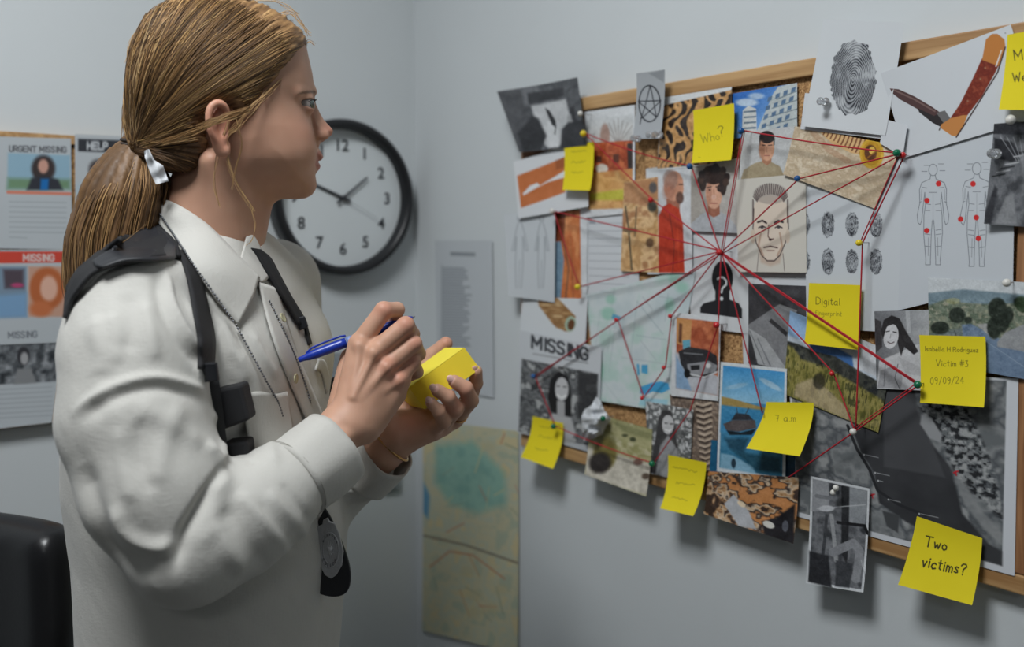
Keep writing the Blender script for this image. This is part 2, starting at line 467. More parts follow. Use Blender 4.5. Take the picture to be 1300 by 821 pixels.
# ================================================================ office chair at lower left
m_leather = mat('black_chair_leather', rgb(24, 24, 26), .35, bump=[('noise', 300, .25, .0006)])
c0 = to_world(L(-48, 700, 1.07)); 
chair = thing('office_chair', 'black office chair with padded rounded backrest behind the woman', 'chair', (c0[0], c0[1], 0), YAW + R(-10))
zt = L(0, 652, 1.06)[2]
def sd_rbox(P, c, b, r):
    q = np.abs(P - np.asarray(c)) - (np.asarray(b) - r)
    return np.sqrt((np.maximum(q, 0) ** 2).sum(-1)) + np.minimum(q.max(-1), 0) - r
def back_f(P):
    Q = P.copy(); Q[:, 1] = Q[:, 1] + 1.1 * Q[:, 0] ** 2
    Q[:, 0] = Q[:, 0] / (1 - .35 * np.clip((zt - .12 - Q[:, 2]) / .5, 0, 1))
    return sd_rbox(Q, (0, 0, zt - .26), (.17, .035, .26), .03)
V, Q = surface_nets(back_f, (-.22, -.12, zt - .56), (.22, .1, zt + .02), .01)
link('backrest', mesh_np('backrest', relax(V, Q, 2), Q), m_leather, chair)
V, Q = surface_nets(lambda P: sd_rbox(P, (0, -.27, .47), (.20, .23, .045), .035), (-.27, -.53, .4), (.27, -.01, .54), .012)
link('seat', mesh_np('seat', relax(V, Q, 2), Q), m_leather, chair)
g = Geo(); g.tube(spline([(0, .02, zt - .4), (0, .05, .5), (0, -.02, .42), (0, -.26, .41)], 12), .018, 10); g.build('back_bracket', m_black, chair)
g = Geo(); g.tube([(0, -.27, .43), (0, -.27, .12)], .025, 14); g.build('gas_column', m_black, chair)
for k in range(5):
    a = 2 * math.pi * k / 5 + .63; e = (.24 * math.cos(a), -.27 + .24 * math.sin(a), .075)
    g = Geo(); g.tube([(0, -.27, .13), e], [.026, .014], 10); lg = g.build('leg', m_black, chair)
    g = Geo(); g.lathe([(.0001, -.02), (.03, -.02), (.033, -.008), (.033, .008), (.03, .02), (.0001, .02)], (e[0], e[1], .034), (-math.sin(a), math.cos(a), 0), 18); g.build('caster', m_black, lg)
# ================================================================ painting on paper sheets (vertex colours on a fine grid)
def homog(src):
    """3x3 H mapping pixel (x,y,1) -> (u,v) for quad TL,TR,BR,BL"""
    A = []; b = []
    for (x, y), (u, v) in zip(src, ((0, 0), (1, 0), (1, 1), (0, 1))):
        A.append([x, y, 1, 0, 0, 0, -u * x, -u * y]); b.append(u)
        A.append([0, 0, 0, x, y, 1, -v * x, -v * y]); b.append(v)
    h = np.linalg.solve(np.array(A, float), np.array(b, float))
    return np.append(h, 1).reshape(3, 3)
GLY = {
 'A': [[(0,0),(.35,1),(.7,0)],[(.12,.35),(.58,.35)]], 'C': [[(.6,.8),(.42,1),(.2,1),(0,.7),(0,.3),(.2,0),(.42,0),(.6,.2)]], 'D': [[(0,0),(0,1),(.3,1),(.6,.75),(.6,.25),(.3,0),(0,0)]],
 'E': [[(.6,0),(0,0),(0,1),(.6,1)],[(0,.5),(.5,.5)]], 'F': [[(0,0),(0,1),(.6,1)],[(0,.5),(.45,.5)]],
 'G': [[(.65,.8),(.45,1),(.2,1),(0,.7),(0,.3),(.2,0),(.5,0),(.65,.2),(.65,.45),(.4,.45)]],
 'H': [[(0,0),(0,1)],[(.6,0),(.6,1)],[(0,.5),(.6,.5)]], 'I': [[(.15,0),(.15,1)]], 'K': [[(0,0),(0,1)],[(.6,1),(0,.45),(.6,0)]],
 'L': [[(0,1),(0,0),(.5,0)]], 'M': [[(0,0),(0,1),(.38,.3),(.76,1),(.76,0)]], 'N': [[(0,0),(0,1),(.6,0),(.6,1)]],
 'O': [[(.3,0),(.05,.2),(0,.5),(.05,.8),(.3,1),(.55,.8),(.62,.5),(.55,.2),(.3,0)]],
 'P': [[(0,0),(0,1),(.4,1),(.58,.85),(.58,.62),(.4,.48),(0,.48)]], 'R': [[(0,0),(0,1),(.4,1),(.58,.85),(.58,.62),(.4,.5),(0,.5)],[(.3,.5),(.6,0)]],
 'S': [[(.55,.85),(.4,1),(.15,1),(0,.82),(.05,.6),(.5,.42),(.58,.2),(.42,0),(.15,0),(0,.15)]], 'T': [[(0,1),(.7,1)],[(.35,1),(.35,0)]],
 'U': [[(0,1),(0,.25),(.15,0),(.45,0),(.6,.25),(.6,1)]], 'V': [[(0,1),(.32,0),(.64,1)]], 'W': [[(0,1),(.2,0),(.42,.7),(.64,0),(.86,1)]],
 'a': [[(.4,.5),(.2,.55),(0,.35),(0,.15),(.15,0),(.3,.05),(.4,.25)],[(.42,.55),(.42,.1),(.5,0)]],
 'b': [[(0,1),(0,0),(.25,0),(.4,.2),(.35,.5),(.15,.55),(0,.4)]], 'c': [[(.4,.45),(.25,.55),(.05,.4),(0,.2),(.15,0),(.4,.08)]],
 'd': [[(.4,1),(.4,0)],[(.4,.45),(.2,.55),(0,.3),(.1,.02),(.3,0),(.4,.15)]], 'e': [[(0,.28),(.4,.3),(.35,.5),(.15,.55),(0,.35),(.03,.1),(.2,0),(.4,.08)]],
 'g': [[(.4,.5),(.15,.55),(0,.3),(.12,.05),(.35,.1),(.4,.5),(.4,-.2),(.2,-.4),(0,-.3)]], 'h': [[(0,1),(0,0)],[(0,.35),(.2,.55),(.38,.4),(.38,0)]],
 'i': [[(.05,.55),(.05,0)],[(.05,.75),(.07,.8)]], 'l': [[(.05,1),(.05,.1),(.12,0)]], 'm': [[(0,.55),(0,0)],[(0,.4),(.15,.55),(.27,.4),(.27,0)],[(.27,.4),(.42,.55),(.54,.4),(.54,0)]],
 'n': [[(0,.55),(0,0)],[(0,.38),(.18,.55),(.36,.4),(.36,0)]], 'o': [[(.2,0),(0,.15),(0,.4),(.2,.55),(.4,.4),(.4,.15),(.2,0)]],
 'p': [[(0,.55),(0,-.4)],[(0,.4),(.2,.55),(.4,.4),(.38,.12),(.2,0),(0,.12)]], 'r': [[(0,.55),(0,0)],[(0,.35),(.15,.52),(.32,.5)]],
 's': [[(.35,.48),(.15,.55),(.02,.42),(.3,.22),(.32,.05),(.15,0),(0,.08)]], 't': [[(.15,.9),(.15,.1),(.3,0)],[(0,.6),(.32,.6)]],
 'u': [[(0,.55),(0,.15),(.12,0),(.3,.1),(.36,.55)],[(.36,.2),(.42,0)]], 'v': [[(0,.55),(.18,0),(.38,.55)]], 'w': [[(0,.55),(.12,0),(.27,.4),(.42,0),(.56,.55)]],
 'z': [[(0,.55),(.38,.55),(0,0),(.4,0)]], 'f': [[(.35,.9),(.2,1),(.1,.85),(.1,0)],[(0,.55),(.28,.55)]], '?': [[(0,.8),(.15,1),(.42,1),(.52,.78),(.25,.5),(.25,.25)],[(.25,.05),(.26,0)]],
 '#': [[(.15,0),(.25,1)],[(.4,0),(.5,1)],[(0,.35),(.6,.35)],[(.05,.68),(.65,.68)]], '/': [[(0,-.1),(.4,1.05)]], '.': [[(.05,.03),(.07,0)]],
 '0': [[(.2,0),(0,.3),(.05,.8),(.25,1),(.42,.7),(.4,.2),(.2,0)]], '2': [[(0,.8),(.2,1),(.4,.8),(.3,.5),(0,0),(.45,0)]], '3': [[(0,.95),(.35,1),(.15,.58),(.4,.4),(.35,.05),(0,0)]],
 '4': [[(.35,0),(.35,1),(0,.35),(.5,.35)]], '7': [[(0,1),(.45,1),(.15,0)],[(.08,.5),(.4,.5)]], '9': [[(.4,.75),(.2,1),(0,.75),(.15,.5),(.4,.7),(.35,.2),(.2,0)]], 'x': [[(0,.55),(.4,0)],[(.4,.55),(0,0)]],
}
def tlen(s): return sum((max(x for st in GLY[c] for x, y in st) + .22) if c in GLY else .4 for c in s)
class Sheet:
    """a canvas addressed in photograph pixels through the quad of the sheet"""
    def __init__(s, quad, res=1.2, bg=(215, 218, 220), maxc=190):
        s.quad = quad; q = np.array(quad, float); s.Hm = homog(quad)
        wpx = max(np.linalg.norm(q[1] - q[0]), np.linalg.norm(q[2] - q[3])); hpx = max(np.linalg.norm(q[3] - q[0]), np.linalg.norm(q[2] - q[1]))
        s.w = int(min(max(wpx * res, 12), maxc)); s.h = int(min(max(hpx * res, 12), maxc)); s.k = (s.w / wpx + s.h / hpx) / 2
        s.X, s.Y = np.meshgrid(np.arange(s.w, dtype=float), np.arange(s.h, dtype=float))
        s.C = np.empty((s.h, s.w, 3)); s.C[:] = np.array(bg) / 255
        s.P2 = np.stack([s.X.ravel(), s.Y.ravel()], 1)
    def T(s, pts):
        p = np.asarray(pts, float).reshape(-1, 2); h = np.c_[p, np.ones(len(p))] @ s.Hm.T
        return h[:, :2] / h[:, 2:] * [s.w - 1, s.h - 1]
    def mix(s, a, col):
        a = np.clip(a, 0, 1)[..., None]; c = np.asarray(col, float)
        c = c / 255 if c.ndim == 1 else c
        s.C = s.C * (1 - a) + c * a; return s
    def poly(s, pts, col, soft=.6, a=1): s.mix(a * np.clip(.5 - sd_poly2(s.X, s.Y, s.T(pts)) / (soft * 2), 0, 1), col); return s
    def ellf(s, cx, cy, rx, ry, rot=0):
        c = s.T([(cx, cy)])[0]; e = s.T([(cx + rx * math.cos(rot), cy + rx * math.sin(rot))])[0] - c; f = s.T([(cx - ry * math.sin(rot), cy + ry * math.cos(rot))])[0] - c
        M = np.linalg.inv(np.array([e, f]).T); dx = s.X - c[0]; dy = s.Y - c[1]
        return (M[0, 0] * dx + M[0, 1] * dy), (M[1, 0] * dx + M[1, 1] * dy), (np.linalg.norm(e) + np.linalg.norm(f)) / 2
    def ell(s, cx, cy, rx, ry, col, rot=0, soft=.6, a=1):
        U, V, r = s.ellf(cx, cy, rx, ry, rot); d = (np.sqrt(U * U + V * V) - 1) * r
        s.mix(a * np.clip(.5 - d / (2 * soft), 0, 1), col); return s
    def line(s, pts, w, col, a=1):
        p = s.T(pts); d = np.full(s.X.shape, 1e9)
        for i in range(len(p) - 1):
            e = p[i + 1] - p[i]; L2 = e @ e + 1e-9
            t = np.clip(((s.X - p[i][0]) * e[0] + (s.Y - p[i][1]) * e[1]) / L2, 0, 1)
            d = np.minimum(d, np.hypot(s.X - p[i][0] - t * e[0], s.Y - p[i][1] - t * e[1]))
        s.mix(a * np.clip((w * s.k / 2 - d) / 1.0 + .5, 0, 1), col); return s
    def text(s, t, x, y, size, col, w=.8, dirv=(1, 0), a=1, up=None, jit=0):
        """x,y = left end of the baseline in px, size = capital height in px"""
        dx, dy = dirv; ux, uy = up if up else (dy, -dx); cur = 0; rs = random.Random(len(t))
        for c in t:
            if c not in GLY: cur += .4; continue
            g = GLY[c]; j = rs.uniform(-jit, jit)
            for st in g:
                s.line([(x + size * ((cur + px) * dx + (py + j) * ux), y + size * ((cur + px) * dy + (py + j) * uy)) for px, py in st], w, col, a)
            cur += max(px for st in g for px, py in st) + .22
        return s
    def noise(s, amp, scale=20, seed=1, region=None, st=(1, 1), octv=4):
        n = fbm(s.P2 / s.k * np.array(st), 1 / scale, seed, octv).reshape(s.h, s.w) - .5
        m = 1 if region is None else region
        s.C = np.clip(s.C + (n * 2 * amp * m)[..., None], 0, 1); return s
    def tint(s, cols, scale=10, seed=3, region=1, st=(1, 1), contrast=2.2):
        """noise-mixed palette of several colours"""
        n = fbm(s.P2 / s.k * np.array(st), 1 / scale, seed, 4).reshape(s.h, s.w)
        n = np.clip((n - .5) * contrast + .5, 0, .9999) * (len(cols) - 1)
        c = np.array(cols, float) / 255; i = np.minimum(n.astype(int), len(cols) - 2); f = (n - i)[..., None]
        return s.mix(np.ones((s.h, s.w)) * region, c[i] * (1 - f) + c[i + 1] * f)
    def mpoly(s, pts, soft=.6): return np.clip(.5 - sd_poly2(s.X, s.Y, s.T(pts)) / (soft * 2), 0, 1)
    def mell(s, cx, cy, rx, ry, rot=0, soft=.6):
        U, V, r = s.ellf(cx, cy, rx, ry, rot); return np.clip(.5 - (np.sqrt(U * U + V * V) - 1) * r / (2 * soft), 0, 1)
    def grad(s, p0, p1, c0, c1, region=1):
        a, b = s.T([p0, p1]); e = b - a; t = np.clip(((s.X - a[0]) * e[0] + (s.Y - a[1]) * e[1]) / (e @ e), 0, 1)[..., None]
        return s.mix(np.ones((s.h, s.w)) * region, np.array(c0) / 255 * (1 - t) + np.array(c1) / 255 * t)
    def gray(s, k=1):
        g = s.C.mean(-1, keepdims=True); s.C = s.C * (1 - k) + g * k; return s
    def fprint(s, cx, cy, rx, ry, seed=0, freq=6.5, dark=(62, 64, 68), rot=0, lo=.15):
        U, V, r = s.ellf(cx, cy, rx, ry, rot); rr = np.sqrt(U * U + V * V)
        n = fbm(s.P2 / s.k, 1 / (rx * .8), seed, 3).reshape(s.h, s.w)
        n2 = fbm(s.P2 / s.k, 1 / (rx * .22), seed + 5, 3).reshape(s.h, s.w)
        V_ = np.where(V > .05, (V - .05) * .62, (V - .05) * .95)
        ph = np.sqrt((U * 1.05 + V_ * .25) ** 2 + V_ ** 2) * freq * 6.28 + (n - .5) * 14 + np.arctan2(V_, U) + (n2 - .5) * 2.4
        m = np.clip((1 - rr + (n2 - .5) * .22) * r / 1.4, 0, 1)
        rg = np.clip(.55 + .7 * np.sin(ph), lo, 1) * np.clip(.65 + (n - .45) * 1.6 + (n2 - .5) * 1.2, .3, 1)
        return s.mix(m * rg, dark)
m_paper = {}
def paper_mat(kind):
    if kind not in m_paper:
        ro, sp = {'matte': (.8, .25), 'photo': (.35, .45), 'note': (.75, .25)}[kind]
        m_paper[kind] = mat({'matte': 'printed_matte_paper', 'photo': 'printed_photo_paper', 'note': 'sticky_note_paper'}[kind], rough=ro, spec=sp, attr='Col', bump=[('noise', 500, .05, .0002)])
    return m_paper[kind]
def paper(name, label, cat, sh, off, kind='matte', curl=None, wall='R', group=None, gain=1.0):
    if kind == 'photo': sh.noise(.05, 9, 51); sh.noise(.045, 1.6, 52, octv=2)
    cu = dict(l=0, r=0, t=0, b=0, tl=0, tr=0, bl=0, br=0); cu.update(curl or {})
    def o(u, v):
        return off + cu['b'] * v ** 2.2 + cu['t'] * (1 - v) ** 2.2 + cu['l'] * (1 - u) ** 2.2 + cu['r'] * u ** 2.2 + cu['tl'] * ((1 - u) * (1 - v)) ** 2 + cu['tr'] * (u * (1 - v)) ** 2 + cu['bl'] * ((1 - u) * v) ** 2 + cu['br'] * (u * v) ** 2
    fn = on_right if wall == 'R' else on_back
    q = [fn(px, py, o(u, v)) for (px, py), (u, v) in zip(sh.quad, ((0, 0), (1, 0), (1, 1), (0, 1)))]
    u, v = np.meshgrid(np.linspace(0, 1, sh.w), np.linspace(0, 1, sh.h)); uu = u[..., None]; vv = v[..., None]
    # keep the printed picture's pixel mapping (homography) inside the sheet
    Hi = np.linalg.inv(sh.Hm); pp = np.stack([u, v, np.ones_like(u)], -1) @ Hi.T; pp = pp[..., :2] / pp[..., 2:]
    O = o(u, v)
    d = np.stack([(pp[..., 0] - 650) / F, np.ones_like(u) * math.cos(PITCH) + (365.5 - pp[..., 1]) / F * math.sin(PITCH), -math.sin(PITCH) + (365.5 - pp[..., 1]) / F * math.cos(PITCH)], -1)
    W = np.stack([d[..., 0] * RIGHT.x + d[..., 1] * FWD.x, d[..., 0] * RIGHT.y + d[..., 1] * FWD.y, d[..., 2]], -1)
    flat = W * (((-off - (CAM.x if wall == 'R' else CAM.y)) / W[..., 0 if wall == 'R' else 1])[..., None]) + np.array(CAM)
    # flat sheet on the plane, then lifted: bilinear of lifted corners keeps real thickness off the wall
    b = q[0] * (1 - uu) * (1 - vv) + q[1] * uu * (1 - vv) + q[2] * uu * vv + q[3] * (1 - uu) * vv
    f4 = [fn(px, py, off) for px, py in sh.quad]
    fb = f4[0] * (1 - uu) * (1 - vv) + f4[1] * uu * (1 - vv) + f4[2] * uu * vv + f4[3] * (1 - uu) * vv
    P = b + (flat - fb); P[..., 0 if wall == 'R' else 1] = -O
    org = P[0, 0].copy(); org[0 if wall == 'R' else 1] = -off
    V = (P - org).reshape(-1, 3)
    i = np.arange(sh.h * sh.w).reshape(sh.h, sh.w)
    Fc = np.stack([i[:-1, :-1], i[1:, :-1], i[1:, 1:], i[:-1, 1:]], -1).reshape(-1, 4)
    me = mesh_np(name, V, Fc, True); vcol(me, lin(np.clip(sh.C.reshape(-1, 3) * gain, 0, 1)))
    ob = link(name, me, paper_mat(kind)); ob.location = Vector(org)
    return tag(ob, label, cat, group)

# ================================================================ the cork board on the right wall
m_oak = mat_wood('oak_frame_wood', rgb(196, 158, 110), rgb(158, 118, 74), 22, 'Y')
m_oakz = mat_wood('oak_frame_upright_wood', rgb(176, 128, 88), rgb(130, 88, 56), 22, 'Z')
m_cork = mat_cork('cork')
BT = on_right(980, 82, .018)[2]; BB = on_right(1130, 706, .018)[2]
by0 = on_right(661, 300, .018)[1]; by1 = on_right(1320, 300, .018)[1]
board = thing('cork_board', 'large oak framed cork evidence board on the right wall', 'notice board', (0, (by0 + by1) / 2, BB))
Wd = abs(by0 - by1) / 2; Hh = BT - BB; fw = .021
def bbox_part(name, y0, y1, z0, z1, t, m, x0=0.0005, bev=.002):
    bm = bmesh.new(); add_box(bm, -t, -x0, y0, y1, z0, z1); bmesh.ops.recalc_face_normals(bm, faces=bm.faces); return bm_obj(name, bm, m, board, bevel=bev)
bbox_part('cork_panel', -Wd + .004, Wd - .004, .004, Hh - .004, .010, m_cork, bev=0)
bbox_part('frame_rail', -Wd, Wd, Hh - fw, Hh, .018, m_oak); bbox_part('frame_rail', -Wd, Wd, 0, fw, .018, m_oak)
bbox_part('frame_stile', Wd - fw, Wd, fw, Hh - fw, .018, m_oakz)
bbox_part('frame_stile', -Wd, -Wd + fw, fw, Hh - fw, .018, m_oakz)

Y_ = (224, 206, 34); YD = (214, 200, 30); INK = (92, 84, 34); WH = (212, 216, 219)
GP = 'printed pictures and pages pinned over the evidence board'
# ---- base layer pages
s = Sheet([(743, 274), (808, 270), (812, 372), (741, 374)], 1.0, (205, 209, 213))
for i in range(9): s.line([(748, 284 + i * 9.4), (798, 283 + i * 9.8)], .7, (150, 155, 162))
s.poly([(748, 279), (756, 279), (756, 284), (748, 284)], (150, 156, 164))
paper('printed_page', 'white ruled page of fine lines under the tan trees picture', 'page', s, .0125, group=GP)
s = Sheet([(640, 272), (705, 262), (704, 384), (646, 376)], 1.2, (196, 201, 205))
for cx in (658, 686):
    s.line([(cx - 2, 283), (cx - 5, 296), (cx - 9, 318), (cx - 6, 318), (cx - 4, 300)], .7, (130, 136, 142)); s.line([(cx + 2, 283), (cx + 6, 296), (cx + 10, 318), (cx + 7, 318), (cx + 4, 300)], .7, (130, 136, 142))
    s.line([(cx - 4, 300), (cx - 5, 335), (cx - 4, 366)], .7, (130, 136, 142)); s.line([(cx + 4, 300), (cx + 4, 335), (cx + 2, 366)], .7, (130, 136, 142)); s.line([(cx, 330), (cx - 1, 366)], .6, (140, 146, 152)); s.ell(cx, 277, 3, 5, (140, 146, 152)); s.ell(cx, 277, 2, 4, (196, 201, 205))
paper('anatomy_sheet', 'pale sheet with two faint outlined bodies at the left edge of the board', 'diagram sheet', s, .0215, curl=dict(l=.012), group=GP)
s = Sheet([(700, 256), (746, 254), (745, 382), (700, 380)], 1.3, WH)
s.poly([(704, 266), (736, 266), (738, 380), (704, 378)], (196, 120, 70)); s.tint([(214, 130, 70), (190, 100, 52), (222, 150, 96)], 16, 3, s.mpoly([(704, 266), (736, 266), (738, 380), (704, 378)]), (2, .5))
s.poly([(704, 268), (718, 268), (716, 306), (704, 306)], (128, 66, 42)); s.poly([(704, 307), (712, 306), (716, 330), (712, 378), (704, 378)], (124, 152, 172)); s.line([(715, 306), (722, 340), (718, 378)], 1.6, (110, 80, 62)); s.poly([(704, 266), (733, 256), (734, 267)], (30, 128, 84))
s.line([(724, 300), (728, 378)], .8, (150, 90, 60))
paper('brick_wall_picture', 'narrow orange and blue printed picture with a green triangle at its top', 'picture', s, .0140, 'photo', group=GP)
s = Sheet([(663, 377), (746, 379), (743, 440), (660, 428)], 1.3, WH)
s.poly([(682, 372), (700, 370), (731, 402), (721, 421), (706, 416), (684, 388)], (170, 134, 92)); s.tint([(188, 150, 104), (142, 104, 66), (200, 168, 124)], 10, 8, s.mpoly([(682, 372), (700, 370), (731, 402), (718, 421), (702, 412), (684, 388)]), (.6, 2))
s.ell(724, 411, 7, 10, (166, 186, 164), .2); s.ell(725, 412, 4.5, 7, (104, 66, 40), .2)
paper('bark_tube_picture', 'small white print with a tan hollow tube above the missing poster', 'picture', s, .0190, group=GP)
# ---- silhouette sheet
blk = (38, 38, 41)
s = Sheet([(868, 288), (960, 292), (952, 424), (878, 414)], 1.6, (208, 211, 213))
s.ell(917, 354, 13.5, 21, blk); s.poly([(908, 366), (926, 366), (926, 380), (938, 385), (942, 392), (942, 404), (889, 397), (889, 390), (893, 385), (908, 381)], blk)
s.line([(911, 354), (914, 352), (918, 352), (922, 356), (922, 361), (917, 366), (916, 371)], 2.6, (214, 217, 219)); s.ell(916, 379, 2.2, 2.6, (214, 217, 219))
paper('silhouette_sheet', 'white sheet with a black head silhouette and a question mark', 'picture', s, .0145, group=GP)
s = Sheet([(940, 343), (1040, 345), (1030, 480), (944, 470)], 1.0, (206, 209, 212))
s.line([(952, 350), (1010, 352)], .7, (150, 155, 160)); s.line([(944, 352), (944, 470)], 1, (170, 174, 178))
paper('printed_page', 'white page edge behind the dark folded paper picture', 'page', s, .0138, group=GP)
# ---- pale street map
s = Sheet([(744, 374), (884, 338), (852, 524), (757, 508)], 1.2, (196, 208, 210))
s.tint([(190, 203, 206), (206, 214, 215), (178, 206, 196)], 30, 5, .8)
rs = random.Random(4)
for i in range(26):
    x = rs.uniform(750, 870); y = rs.uniform(360, 515); a = rs.choice([.15, -1.45, .9]); l = rs.uniform(20, 70)
    s.line([(x - l * math.cos(a) / 2, y - l * math.sin(a) / 2), (x + l * math.cos(a) / 2, y + l * math.sin(a) / 2)], .7, rs.choice([(160, 172, 178), (222, 226, 226), (150, 170, 176)]), .8)
for (x, y, r, q) in ((772, 398, 9, 8), (856, 352, 7, 10), (850, 388, 6, 9), (866, 365, 8, 7), (760, 470, 6, 14), (775, 380, 6, 6)): s.ell(x, y, r, q, (132, 190, 166), soft=3, a=.6)
s.poly([(778, 398), (788, 402), (786, 408), (776, 404)], (90, 160, 190)); s.poly([(813, 491), (826, 486), (838, 484), (848, 486), (850, 494), (840, 499), (828, 497), (820, 501), (812, 499)], (70, 158, 206)); s.poly([(808, 462), (811, 462), (812, 476), (809, 476)], (80, 160, 200)); s.poly([(814, 463), (822, 463), (822, 475), (814, 473)], (80, 160, 200)); s.poly([(813, 505), (848, 507), (846, 520), (811, 514)], (150, 204, 222), a=.7)
paper('street_map', 'pale green and blue street map in the lower middle left of the board', 'map', s, .0160, curl=dict(b=.002), group=GP)
# ---- snake skin / bark
s = Sheet([(840, 124), (929, 110), (927, 206), (834, 217)], 1.4, (214, 217, 218))
im = [(841, 134), (929, 114), (927, 206), (834, 214)]; m = s.mpoly(im)
Pp = s.P2 / s.k; nn = fbm(Pp, 1 / 22, 9, 3).reshape(s.h, s.w)
wv = np.abs(np.sin((s.X / s.k) * .20 + 1.6 * np.sin(s.Y / s.k * .13 + nn * 5)) * np.sin((s.X / s.k) * .2 - 1.2 * np.sin(s.Y / s.k * .11) + nn * 6))
s.mix(m, (196, 150, 96)); s.mix(m * np.clip((wv - .32) * 4, 0, 1), (44, 34, 30)); s.noise(.12, 4, 3, m)
paper('bark_picture', 'brown and black cracked bark print behind the note that asks who', 'picture', s, .0190, 'photo', group=GP)
# ---- landscape with house
s = Sheet([(742, 142), (806, 133), (806, 270), (744, 276)], 1.3, (212, 215, 217))
im = [(745, 152), (803, 145), (803, 264), (747, 266)]; m = s.mpoly(im)
s.grad((770, 146), (770, 190), (206, 210, 212), (190, 188, 184), m)
for i in range(7): s.line([(785, 184), (785 + (i - 3) * 6, 150 + abs(i - 3) * 3)], .7, (120, 110, 104), .8)
s.ell(768, 172, 6, 15, (168, 140, 128), soft=2); m2 = s.mpoly([(745, 182), (803, 178), (803, 216), (746, 222)])
s.tint([(196, 96, 56), (160, 72, 44), (214, 120, 76)], 8, 6, m2); s.ell(764, 214, 8, 6, (220, 214, 204), soft=1); s.poly([(796, 182), (803, 182), (803, 214), (797, 214)], (60, 50, 48))
s.poly([(757, 198), (764, 198), (764, 206), (757, 206)], (80, 50, 44)); s.poly([(778, 196), (786, 195), (786, 206), (778, 207)], (110, 60, 44))
s.tint([(212, 160, 98), (226, 180, 118), (196, 136, 80)], 14, 2, s.mpoly([(746, 220), (803, 214), (803, 264), (747, 266)])); s.poly([(748, 246), (790, 240), (803, 250), (800, 254), (750, 254)], (196, 188, 70), 2)
paper('farmhouse_picture', 'colour print of a red brick house with bare trees and tan ground', 'picture', s, .0150, 'photo', group=GP)
# ---- tan trees painting
s = Sheet([(792, 231), (837, 224), (838, 346), (788, 344)], 1.4, (206, 166, 116))
s.tint([(216, 176, 122), (190, 146, 96), (228, 194, 146), (172, 124, 84)], 16, 7)
s.poly([(792, 232), (836, 226), (836, 250), (820, 262), (792, 256)], (176, 124, 88), 2, .7); s.line([(794, 262), (798, 290), (802, 342)], 2.2, (76, 70, 56)); s.line([(808, 262), (806, 300)], 1.4, (84, 78, 62)); s.ell(825, 308, 5, 6, (110, 82, 58), soft=1.5); s.ell(800, 292, 10, 3, (120, 96, 70), soft=1.5); s.ell(829, 238, 5, 7, (88, 84, 84), soft=2); s.ell(828, 262, 6, 7, (66, 64, 54), soft=2)
paper('tree_painting', 'tan painted print of bare trees beside the bald man', 'picture', s, .0170, 'photo', group=GP)
# ---- silver sheet behind man
s = Sheet([(820, 214), (880, 206), (879, 348), (822, 348)], 1.0, (209, 213, 215)); paper('printed_page', 'blank white page edge between the tree painting and the bald man', 'page', s, .0165, group=GP)
# ---- bald man
SK = (206, 150, 122); SKD = (160, 104, 82)
s = Sheet([(835, 213), (878, 207), (879, 346), (836, 347)], 2.0, (206, 209, 212))
s.poly([(846, 252), (863, 254), (863, 268), (846, 268)], SKD); s.ell(855, 236, 12.5, 19, SK, .05); s.poly([(858, 222), (867, 228), (868, 240), (866, 252), (860, 256), (852, 250)], SK)
s.ell(851, 228, 9.5, 13, (150, 120, 108), soft=2, a=.7); s.ell(863, 251, 5, 7.5, (86, 58, 48), soft=1.6, a=.9); s.ell(849, 243, 8, 12, (150, 98, 78), soft=4, a=.5); s.ell(849, 240, 2, 4, (176, 116, 92)); s.line([(862, 234), (867, 234)], 1.2, (80, 54, 46))
s.poly([(842, 262), (850, 258), (862, 265), (867, 285), (869, 346), (836, 346), (836, 274)], (184, 58, 34), 1); s.line([(850, 272), (856, 310), (854, 346)], 1.4, (120, 34, 24)); s.line([(860, 290), (862, 340)], 3, (206, 78, 44), .6); s.noise(.04, 6, 2)
paper('portrait_picture', 'portrait of a bald bearded man in a red jacket in side view', 'photo', s, .0185, 'photo', group=GP)
# ---- curly man
s = Sheet([(877, 213), (938, 200), (937, 296), (877, 293)], 2.0, (176, 170, 162))
s.grad((880, 250), (936, 250), (164, 158, 150), (188, 184, 178))
s.poly([(877, 296), (877, 284), (890, 272), (898, 268), (914, 268), (926, 276), (934, 286), (937, 296)], (176, 180, 184), 1); s.poly([(899, 252), (913, 252), (914, 272), (906, 276), (898, 271)], SKD); s.ell(906, 245, 11, 20, (212, 164, 138)); s.ell(905, 222, 16, 12, (52, 38, 34), soft=1.5); s.ell(892, 230, 5, 13, (50, 38, 34), soft=1.5); s.ell(918, 232, 5, 16, (50, 38, 34), soft=1.5)
[s.ell(906 + 17 * math.cos(q_ * .62 + 3.0), 226 - 14 * math.sin(q_ * .62 - .2) + (q_ % 3), 4.2, 5, (44, 32, 30) if q_ % 2 else (70, 52, 44), soft=1.2) for q_ in range(8)]; s.ell(900, 246, 4, 14, (168, 112, 88), soft=3, a=.5)
s.line([(898, 238), (903, 237)], 1.6, (60, 42, 38)); s.line([(909, 237), (914, 238)], 1.6, (60, 42, 38)); s.ell(901, 241, 1.6, 1, (50, 36, 34)); s.ell(912, 241, 1.6, 1, (50, 36, 34)); s.line([(902, 258), (910, 258)], 1.4, (160, 84, 76)); s.line([(906, 240), (907, 251)], 1.1, (178, 124, 100)); s.ell(906, 250, 3, 3, (222, 190, 176), a=.5)
paper('portrait_picture', 'portrait of a man with dark curly hair in a grey shirt', 'photo', s, .0192, 'photo', group=GP)
